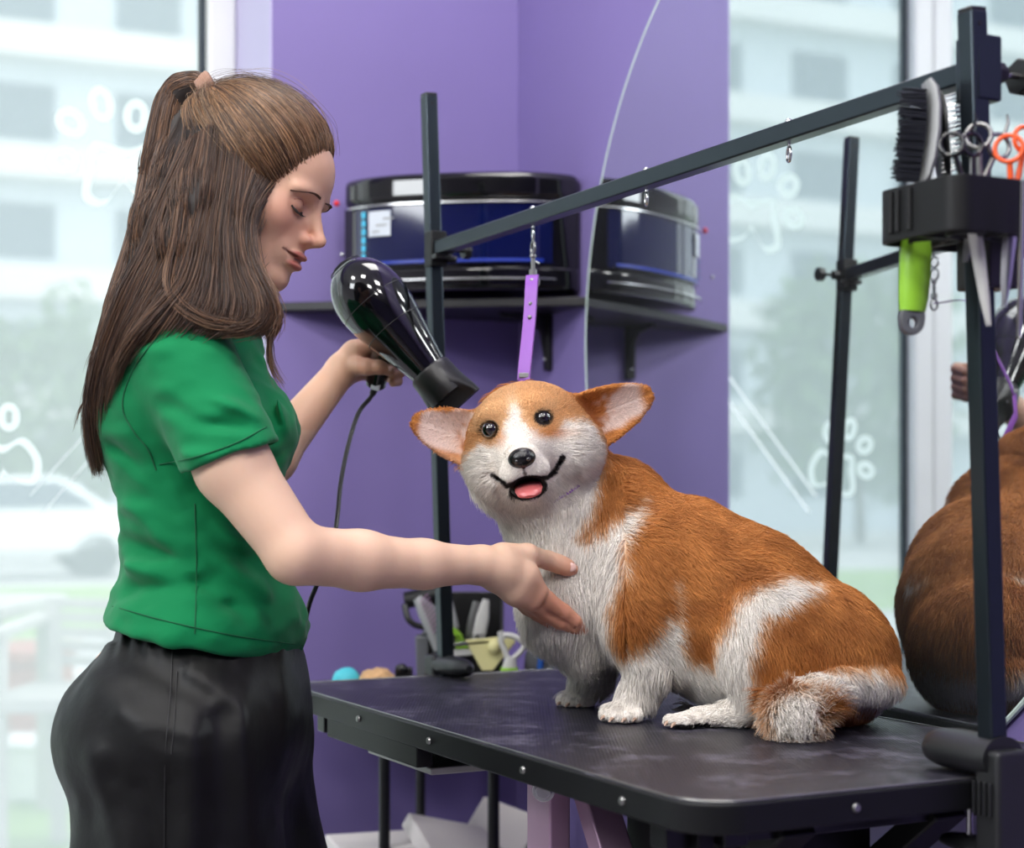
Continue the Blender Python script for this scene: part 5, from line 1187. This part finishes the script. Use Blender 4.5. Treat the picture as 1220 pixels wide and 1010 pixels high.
for a, b, w_, am in (((245, 470), (318, 500), .008, .004), ((225, 500), (300, 512), .008, -.0035), ((262, 440), (315, 475), .008, .004), ((240, 515), (300, 520), .007, .0015), ((175, 470), (230, 500), .010, -.003), ((205, 540), (260, 545), .008, .003), ((190, 520), (215, 558), .008, -.003), ((285, 420), (310, 450), .006, -.005)):
    fold(a, b, w_, am, 1.945)
def tpost(P, d):
    near = np.abs(d) < .03
    if not near.any(): return d
    Q = P[near]; o = np.zeros(len(Q))
    for a, b, w_, am in FOLD:
        e = b-a; q = Q-a; t = np.clip(q @ e/(e @ e), 0, 1); r = q-t[:, None]*e; r[:, 1] *= .35; o += 2.4*am*np.exp(-(r**2).sum(1)/(w_*w_))*np.sin(np.pi*np.clip(t*.9+.05, 0, 1))
    o += (noise3(Q, 14)-.5)*.009+(noise3(Q*np.array((1, 1, 1.8)), 34)-.5)*.0065; d = d.copy(); d[near] -= o; return d
T.post = tpost
tv, tf = T.mesh((-.60, 1.84, CZ-.24), (-.22, 2.50, CZ+.28), CLOTHRES); tv = relax(tv, tf, 1); shirt = np_mesh('t_shirt', tv, tf, 'green_shirt', woman)
def surfY(FI, x, y, y0=1.8, y1=2.6, lift=.0018):
    ts = np.linspace(y0, y1, 500); P = np.array([((x-CXP)/F, 1, (HY-y)/F)])*ts[:, None]; P[:, 2] += CZ; e = FI.ev(P); j = np.argmax(e < 0); return at(x, y, ts[j]-lift) if e[j] < 0 else None
def seam(FI, pts, r, name, m, par, steps=6):
    Q = [surfY(FI, float(p[0]), float(p[1])) for p in smooth_open([np.array(p, float) for p in pts], steps)]; Q = [q for q in Q if q is not None]
    if len(Q) > 2:
        for _ in range(2): Q = [Q[0]]+[(Q[i-1]+Q[i]*2+Q[i+1])/4 for i in range(1, len(Q)-1)]+[Q[-1]]
        mb = MB(); mb.tube(Q, r, 6); return mb.build(name, m, par)
seam(T, [(234, 372), (205, 385), (172, 420), (152, 455), (146, 487), (160, 515), (176, 535), (186, 560)], .0011, 'shoulder_seam', 'green_seam', shirt, 14)
seam(T, [(190, 553), (230, 545), (280, 528), (318, 508)], .0008, 'sleeve_hem_stitch', 'green_seam', shirt, 14)
seam(T, [(134, 722), (200, 740), (280, 757), (362, 769)], .0008, 'hem_stitch', 'green_seam', shirt, 14)
seam(T, [(232, 600), (234, 680), (232, 755)], .0008, 'side_seam', 'green_seam', shirt, 14)
seam(T, [(219, 372), (224, 382), (226, 392)], .0008, 'yoke_seam', 'green_seam', shirt)
# ---- trousers
B = Field(); we(246, 765, 2.17, 102, 80, .142, 0, .03, B); we(208, 862, 2.165, 134, 108, .178, 0, .05, B); we(262, 840, 2.17, 102, 110, .16, 0, .05, B)
B.chain([at(212, 890, 2.085), at(216, 1040, 2.08), Z(at(218, 1300, 2.08), .5), Z(at(214, 1300, 2.09), .10)], [.132, .118, .100, .092], .05)
B.chain([at(262, 890, 2.25), at(276, 1040, 2.26), Z(at(280, 1300, 2.26), .5), Z(at(272, 1300, 2.26), .10)], [.120, .118, .100, .092], .05)
B.clip(sd_plane(at(240, 716, 2.17), (-.18, 0, 1)), .006); B.clip(sd_plane((0, 0, .05), (0, 0, -1)), .006)
BF = []
for a, b, w_, am in (((215, 760, 2.0), (205, 930, 1.96), .006, -.003), ((110, 800, 2.02), (200, 900, 1.96), .020, .006), ((150, 780, 2.0), (240, 830, 1.97), .014, -.006), ((230, 880, 1.95), (225, 1010, 1.95), .016, .009), ((255, 860, 1.96), (262, 1010, 1.95), .014, -.008), ((120, 900, 2.0), (150, 1010, 1.98), .018, .008), ((170, 930, 1.96), (190, 1020, 1.95), .014, -.006), ((310, 800, 2.0), (330, 1000, 2.0), .016, -.006), ((290, 830, 1.98), (300, 1010, 1.97), .014, .007), ((150, 850, 1.98), (215, 870, 1.95), .012, .004), ((85, 870, 2.1), (140, 920, 2.0), .014, -.005), ((225, 800, 1.98), (300, 850, 1.97), .014, .005)):
    BF.append((A3(at(*a)), A3(at(*b)), w_, am))
def bpost(P, d):
    near = np.abs(d) < .03
    if not near.any(): return d
    Q = P[near]; o = np.zeros(len(Q))
    for a, b, w_, am in BF:
        e = b-a; q = Q-a; t = np.clip(q @ e/(e @ e), 0, 1); r = q-t[:, None]*e; r[:, 1] *= .35; o += am*np.exp(-(r**2).sum(1)/(w_*w_))
    x, y = px(Q); wa = np.exp(-((y-745)/26)**2); o += wa*.0045*np.sin(x*.36+np.sin(Q[:, 1]*60))+(noise3(Q*np.array((1, 1, .5)), 13)-.5)*.014+(noise3(Q, 32)-.5)*.003; d = d.copy(); d[near] -= o; return d
B.post = bpost
bv, bf = B.mesh((-.66, 1.86, .04), (-.12, 2.50, CZ-.10), CLOTHRES*1.3); bv = relax(bv, bf, 1); tr = np_mesh('trousers', bv, bf, 'black_trousers', woman)
seam(B, [(206, 762), (203, 830), (197, 900), (196, 1010)], .0010, 'side_seam', 'trouser_seam', tr)
seam(B, [(211, 800), (208, 860), (204, 898)], .0009, 'pocket_welt', 'trouser_seam', tr)
for Y, dx in ((2.09, 0), (2.26, 55)):
    q = Z(at(218+dx, 1300, Y), 0); mb = MB(); mb.tube([q+Vector((-.07, 0, .045)), q+Vector((-.03, 0, .05)), q+Vector((.06, 0, .045)), q+Vector((.13, -.005, .036)), q+Vector((.17, -.005, .028))], [(.032, .036), (.040, .042), (.042, .038), (.042, .030), (.030, .020)], 20, flat=(0, 1, 0)); sh = mb.build('shoe', 'shoe_white', woman)
    mb = MB(); mb.prism([(x_*.24-.09, y_*.09-.045) for x_, y_ in rrect(1, 1, .35)], q+Vector((.04-.04, 0, .001)), (1, 0, 0), (0, 1, 0), (0, 0, .02)); mb.build('sole', 'grey_plastic', sh, bevel=.004)
# ---- hair
Hh = Field(); ge(-1.0, 0, 4.5, 9.9, 8.0, 8.0, .01, 'add', Hh)
Hh.clip(sd_plane(G(4.9, 0, 3.0), hf*.80-hu*.60), .012)
TIE = at(249, 108, 2.115); PT = [(246, 106, 2.115, 11), (228, 100, 2.12, 14), (209, 113, 2.13, 17), (199, 150, 2.13, 19), (192, 210, 2.13, 22), (183, 280, 2.12, 27), (166, 350, 2.10, 31), (143, 420, 2.09, 27), (121, 490, 2.10, 19), (114, 545, 2.12, 9)]
def hchain(L_, k=.02, sc=.80): Hh.chain([at(*p[:3]) for p in L_], [R_(p[3]*sc, p[2]) for p in L_], k)
hchain(PT)
hchain([(250, 190, 2.06, 26), (240, 250, 2.05, 42), (225, 310, 2.045, 46), (205, 352, 2.05, 34)]); hchain([(280, 225, 2.045, 14), (283, 270, 2.035, 22), (270, 320, 2.03, 26), (250, 360, 2.035, 16)]); hchain([(215, 200, 2.10, 36), (195, 280, 2.09, 40), (175, 340, 2.08, 32)])
hchain([(280, 230, 2.19, 20), (270, 290, 2.20, 34), (250, 350, 2.21, 30)])
hv, hff = Hh.mesh((-.58, 1.93, CZ+.0), (-.17, 2.32, CZ+.58), .0032); hv = relax(hv, hff, 2); hb_ = np_mesh('hair', hv, hff, 'hair_base', woman)
mb = MB()
for i in range(7):
    a = i/6; mb.torus(TIE+Vector((-.002, 0, .003))+Vector((.004*(a-.5)*2, 0, .003*(a-.5)*2))*1.4, .0150, .0045, (.86, 0, .5), 24, 8)
mb.build('hair_tie', 'hair_tie', woman)
def hair(n, seed, fn, name='hair_strands', dark=(46, 29, 21), lite=(150, 108, 76), p=2.1, rad=.00032):
    rng = np.random.default_rng(seed); P = fn(n, rng); k = P.shape[1]; u = rng.random(n)**p; clump = noise3(P[:, k//2]*np.array((1, 1, .25)), 260); u = np.clip(u*.7+.5*(clump-.45), 0, 1)
    c = mixc(np.broadcast_to(LC(dark), (n, 3)), LC(lite), u); strands(name, P, c, rad*np.array([1]*(k-3)+[.9, .7, .25])[None], 'hair_strand', hb_)
def along(L_, n, rng, k=12, spread=1.0, t0=(0, .05), t1=(.75, 1), curl=.0):
    C_ = np.array([A3(at(*p[:3])) for p in L_]); R = np.array([R_(p[3], p[2]) for p in L_])*spread; m = len(L_)
    a = rng.random(n)*2*PI; r = np.sqrt(rng.random(n))**.6; ts = rng.uniform(*t0, n); te = rng.uniform(*t1, n); out = np.zeros((n, k, 3)); wob = rng.normal(0, 1, (n, 3)); ph = rng.random(n)*6
    for i in range(k):
        t = (ts+(te-ts)*i/(k-1))*(m-1); j = np.clip(t.astype(int), 0, m-2); f_ = (t-j)[:, None]; f2 = f_
        c = C_[j]*(1-f2)+C_[j+1]*f2; jm = np.clip(j-1, 0, m-1); jp = np.clip(j+2, 0, m-1)
        c = .5*((2*C_[j])+(-C_[jm]+C_[j+1])*f_+(2*C_[jm]-5*C_[j]+4*C_[j+1]-C_[jp])*f_**2+(-C_[jm]+3*C_[j]-3*C_[j+1]+C_[jp])*f_**3)
        rr = (R[j]*(1-f_[:, 0])+R[j+1]*f_[:, 0])*r; tg = C_[j+1]-C_[j]; tg /= np.linalg.norm(tg, axis=1)[:, None]; u = np.cross(tg, (0, 1, 0)); u /= np.linalg.norm(u, axis=1)[:, None]; w = np.cross(tg, u)
        out[:, i] = c+u*(np.cos(a)*rr)[:, None]+w*(np.sin(a)*rr)[:, None]+wob*(.0012*(i/(k-1))**2*(1+curl*3))+np.stack([np.sin(ph+i*.55), np.cos(ph*1.3+i*.4), 0*ph], 1)*.0011
    return out
hair(int(9000*HAIRN), 1, lambda n, r: along(PT, n, r, 14, 1.12, (0, .06), (.72, .96), .15))
def cap_pt(P, lift):
    q = (P-A3(HEADO)) @ np.array(GRm)/HSC; c = np.array((-1.0, 0, 4.5)); r = np.array((9.5, 8.0, 8.0)); d = (q-c)/r; L_ = np.linalg.norm(d, axis=1)[:, None]; q2 = c+d/L_*r*(1+lift[:, None]); return A3(HEADO)+(q2*HSC) @ np.array(GRm).T
def scalp(n, rng, k=10):
    # hairline from behind the near ear over the forehead to the far side
    hl_ = np.array([(-6.5, -5.5, 4.0), (-3.5, -7.3, 5.5), (-1.0, -8.0, 5.6), (1.6, -8.0, 1.6), (4.2, -6.6, .2), (6.0, -5.7, 2.4), (7.0, -4.2, 5.4), (7.7, -2.0, 8.0), (7.9, 0, 8.9), (7.7, 2.0, 8.3)])
    s = rng.random(n)**.85*8.99; j = s.astype(int); f_ = (s-j)[:, None]; S = hl_[j]*(1-f_)+hl_[j+1]*f_; S = A3(HEADO)+(S*HSC) @ np.array(GRm).T+rng.normal(0, .003, (n, 3))
    E_ = A3(TIE)+rng.normal(0, .004, (n, 3)); st = rng.random(n)**2*.5; out = np.zeros((n, k, 3)); lf = rng.uniform(.0, .045, n)
    for i in range(k):
        t = st+(1-st)*i/(k-1); P = S*(1-t[:, None])+E_*t[:, None]; out[:, i] = cap_pt(P, lf+.10*np.sin(np.pi*np.clip(t, 0, 1))*(.4+.6*(S[:, 2] > CZ+.2)) - .01)
    out[:, -1] = E_; return out
hair(int(9000*HAIRN), 2, scalp, p=1.6, lite=(176, 132, 92))
def curtain(n, rng, k=13):
    a = rng.random(n); b = rng.random(n); out = np.zeros((n, k, 3))
    G0 = [(222, 172, 2.05), (192, 240, 2.045), (170, 300, 2.035), (145, 350, 2.03), (122, 420, 2.04), (108, 500, 2.07), (118, 560, 2.10)]
    G1 = [(252, 150, 2.035), (246, 220, 2.028), (232, 290, 2.01), (215, 340, 1.995), (185, 372, 1.985), (160, 400, 1.985), (135, 440, 2.0)]
    G2 = [(288, 172, 2.035), (284, 225, 2.022), (282, 270, 2.015), (290, 320, 2.005), (305, 360, 1.995), (300, 385, 1.99), (272, 396, 1.985)]
    G3 = [(338, 212, 2.06), (312, 240, 2.035), (300, 275, 2.02), (305, 315, 2.01), (322, 350, 2.0), (330, 378, 2.0), (318, 402, 2.0)]
    Gm = [(212, 180, 2.09), (192, 250, 2.07), (174, 310, 2.055), (146, 370, 2.05), (122, 440, 2.06), (108, 510, 2.09), (114, 570, 2.11)]
    GG = np.array([[A3(at(*p)) for p in g] for g in (Gm, G0, G1, G2, G3)]); s = (a**1.1)*3.999; j = s.astype(int); f_ = (s-j)[:, None, None]; Cc = GG[j]*(1-f_)+GG[np.minimum(j+1, 4)]*f_
    te = rng.uniform(.68, 1, n); ph = rng.random(n)*6; dep = rng.uniform(-.4, 1, n)*.022; jit = rng.normal(0, .0035, (n, 3)); m = 7; I = np.arange(n); hs = rng.random(n); te = np.where(hs < .25, te*rng.uniform(.8, 1, n), te)
    for i in range(k):
        t = te*i/(k-1)*(m-1); q = np.clip(t.astype(int), 0, m-2); g = (t-q)[:, None]; c0_, c1_, cm, cp_ = Cc[I, q], Cc[I, q+1], Cc[I, np.clip(q-1, 0, m-1)], Cc[I, np.clip(q+2, 0, m-1)]
        c = .5*((2*c0_)+(-cm+c1_)*g+(2*cm-5*c0_+4*c1_-cp_)*g**2+(-cm+3*c0_-3*c1_+cp_)*g**3); w_ = min(1, i/3)
        out[:, i] = c+np.stack([0*dep, dep*w_, 0*dep], 1)+jit*(.4+.6*i/(k-1))+np.stack([np.sin(ph+i*.5), np.cos(ph+i*.4), 0*ph], 1)*.0016
    return out
hair(int(15000*HAIRN), 3, curtain, p=2.6, lite=(136, 100, 74))
for q, L_ in enumerate(([(288, 262, 2.02, 5), (292, 300, 2.01, 7), (312, 340, 2.0, 6), (318, 372, 1.995, 5), (300, 392, 1.99, 4), (262, 396, 1.985, 3)], [(300, 268, 2.02, 4), (304, 310, 2.01, 6), (322, 350, 2.0, 6), (328, 384, 2.0, 4), (318, 404, 2.0, 3)], [(296, 280, 2.02, 3), (308, 330, 2.01, 3), (320, 380, 2.0, 2), (322, 430, 2.0, 1), (338, 462, 2.0, .6)], [(225, 200, 2.03, 8), (215, 280, 2.01, 10), (205, 345, 1.99, 9), (240, 380, 1.98, 8), (290, 386, 1.985, 5), (318, 372, 1.99, 3)])):
    hair(int((700, 500, 60, 110)[q]*HAIRN), 10+q, lambda n, r, L_=L_: along(L_, n, r, 12, 1.1, (0, .1), (.7, 1), .6), lite=(168, 124, 90))
def fill(n, rng, k=6):
    hN = vnormals(hv, hff); P, N = scatter(hv, hff, hN, n, lambda c: (c[:, 1] < 2.2)*(c[:, 2] < CZ+.425)*(c[:, 2] > CZ+.12)*(c[:, 0] < -.30)*1.0+.00001, rng); fl = np.array((-.22, 0, -1.0))+rng.normal(0, .08, (n, 3)); up_ = P[:, 2] > CZ+.235+(-P[:, 0]-.3)*.3
    e = A3(TIE)-P; e /= np.linalg.norm(e, axis=1)[:, None]; fl = np.where(up_[:, None], e, fl); T_ = fl-N*(fl*N).sum(1)[:, None]; T_ /= np.linalg.norm(T_, axis=1)[:, None]; L_ = rng.uniform(.025, .05, n)[:, None]
    return np.stack([P+N*(.0012+.003*math.sin(PI*i/(k-1)))+T_*L_*i/(k-1) for i in range(k)], 1)
hair(int(6000*HAIRN), 30, fill, p=2.4, lite=(136, 100, 74))
def fly(n, rng, k=8):
    S = scalp(n, rng, k); S += np.cumsum(rng.normal(0, .0022, (n, k, 3)), 1)+((S-A3(G(-1, 0, 5)))*(.05*rng.random(n)[:, None, None])); return S
hair(int(260*HAIRN), 20, fly, rad=.00016, lite=(200, 165, 125))
WORLD = 2.5; EXPO = 0.0
LAMPS = [('fill_light', (-2.2, .2, 2.6), (.1, 2.4, 1.0), 1.4, .7, 42, (.93, .97, 1)), ('overhead_light', (.15, 2.75, 2.95), (.2, 2.7, .8), .9, .6, 16, (1, .98, .95))]  # added fill light at the left; added overhead light brightening the dog's back
for lx_, ly_ in ((-1.5, 1.4), (-.5, 1.4), (.5, 1.2), (-1.3, .2), (-.2, .1), (.8, .1), (-.6, -1.1), (.5, -1.1)): LAMPS.append(('overhead_light', (lx_, ly_, 2.95), (lx_*.5, ly_+.9, .9), .3, .3, 13, (1, .98, .95)))
# ------------------------------------------------------------------ light and camera
w = bpy.data.worlds.new('World'); SC.world = w; w.use_nodes = True; nt = w.node_tree; bg = nt.nodes['Background']
tcw = nt.nodes.new('ShaderNodeTexCoord'); nz = nt.nodes.new('ShaderNodeTexNoise'); nz.inputs['Scale'].default_value = 2.2; nt.links.new(tcw.outputs['Generated'], nz.inputs[0])
cr = nt.nodes.new('ShaderNodeValToRGB'); cr.color_ramp.elements[0].color = (.72, .82, .95, 1); cr.color_ramp.elements[1].color = (.98, 1, 1, 1); cr.color_ramp.elements[0].position = .35; cr.color_ramp.elements[1].position = .6
nt.links.new(nz.outputs[0], cr.inputs[0]); nt.links.new(cr.outputs[0], bg.inputs[0]); bg.inputs[1].default_value = WORLD
def area(name, loc, target, sx, sy, power, col=(1, 1, 1)):
    l = bpy.data.lights.new(name, 'AREA'); l.shape = 'RECTANGLE'; l.size = sx; l.size_y = sy; l.energy = power; l.color = col
    o = bpy.data.objects.new(name, l); COL.objects.link(o); o.location = loc; o.rotation_euler = (Vector(target)-Vector(loc)).to_track_quat('-Z', 'Y').to_euler(); return o
for (nm, loc, tg, sx, sy, pw, cl) in LAMPS: area(nm, loc, tg, sx, sy, pw, cl)
cam = bpy.data.cameras.new('camera'); co = bpy.data.objects.new('camera', cam); COL.objects.link(co); SC.camera = co
co.location = (0, 0, CZ); co.rotation_euler = (PI/2, 0, 0); cam.sensor_fit = 'HORIZONTAL'; cam.sensor_width = 36; cam.lens = F/1220*36
cam.shift_y = (HY-505)/1220.0; cam.shift_x = 0; cam.clip_start = .05; cam.clip_end = 300
cam.dof.use_dof = True; cam.dof.focus_distance = 2.15; cam.dof.aperture_fstop = 3.4
vs_ = SC.view_settings; vs_.view_transform = 'Standard'; vs_.look = 'None'; vs_.gamma = 1.0; vs_.use_curve_mapping = False; vs_.exposure = EXPO
SC.cycles.max_bounces = 8; SC.cycles.transparent_max_bounces = 12; SC.cycles.caustics_reflective = False; SC.cycles.caustics_refractive = False; SC.cycles.sample_clamp_indirect = 6
SC.cycles.use_denoising = True
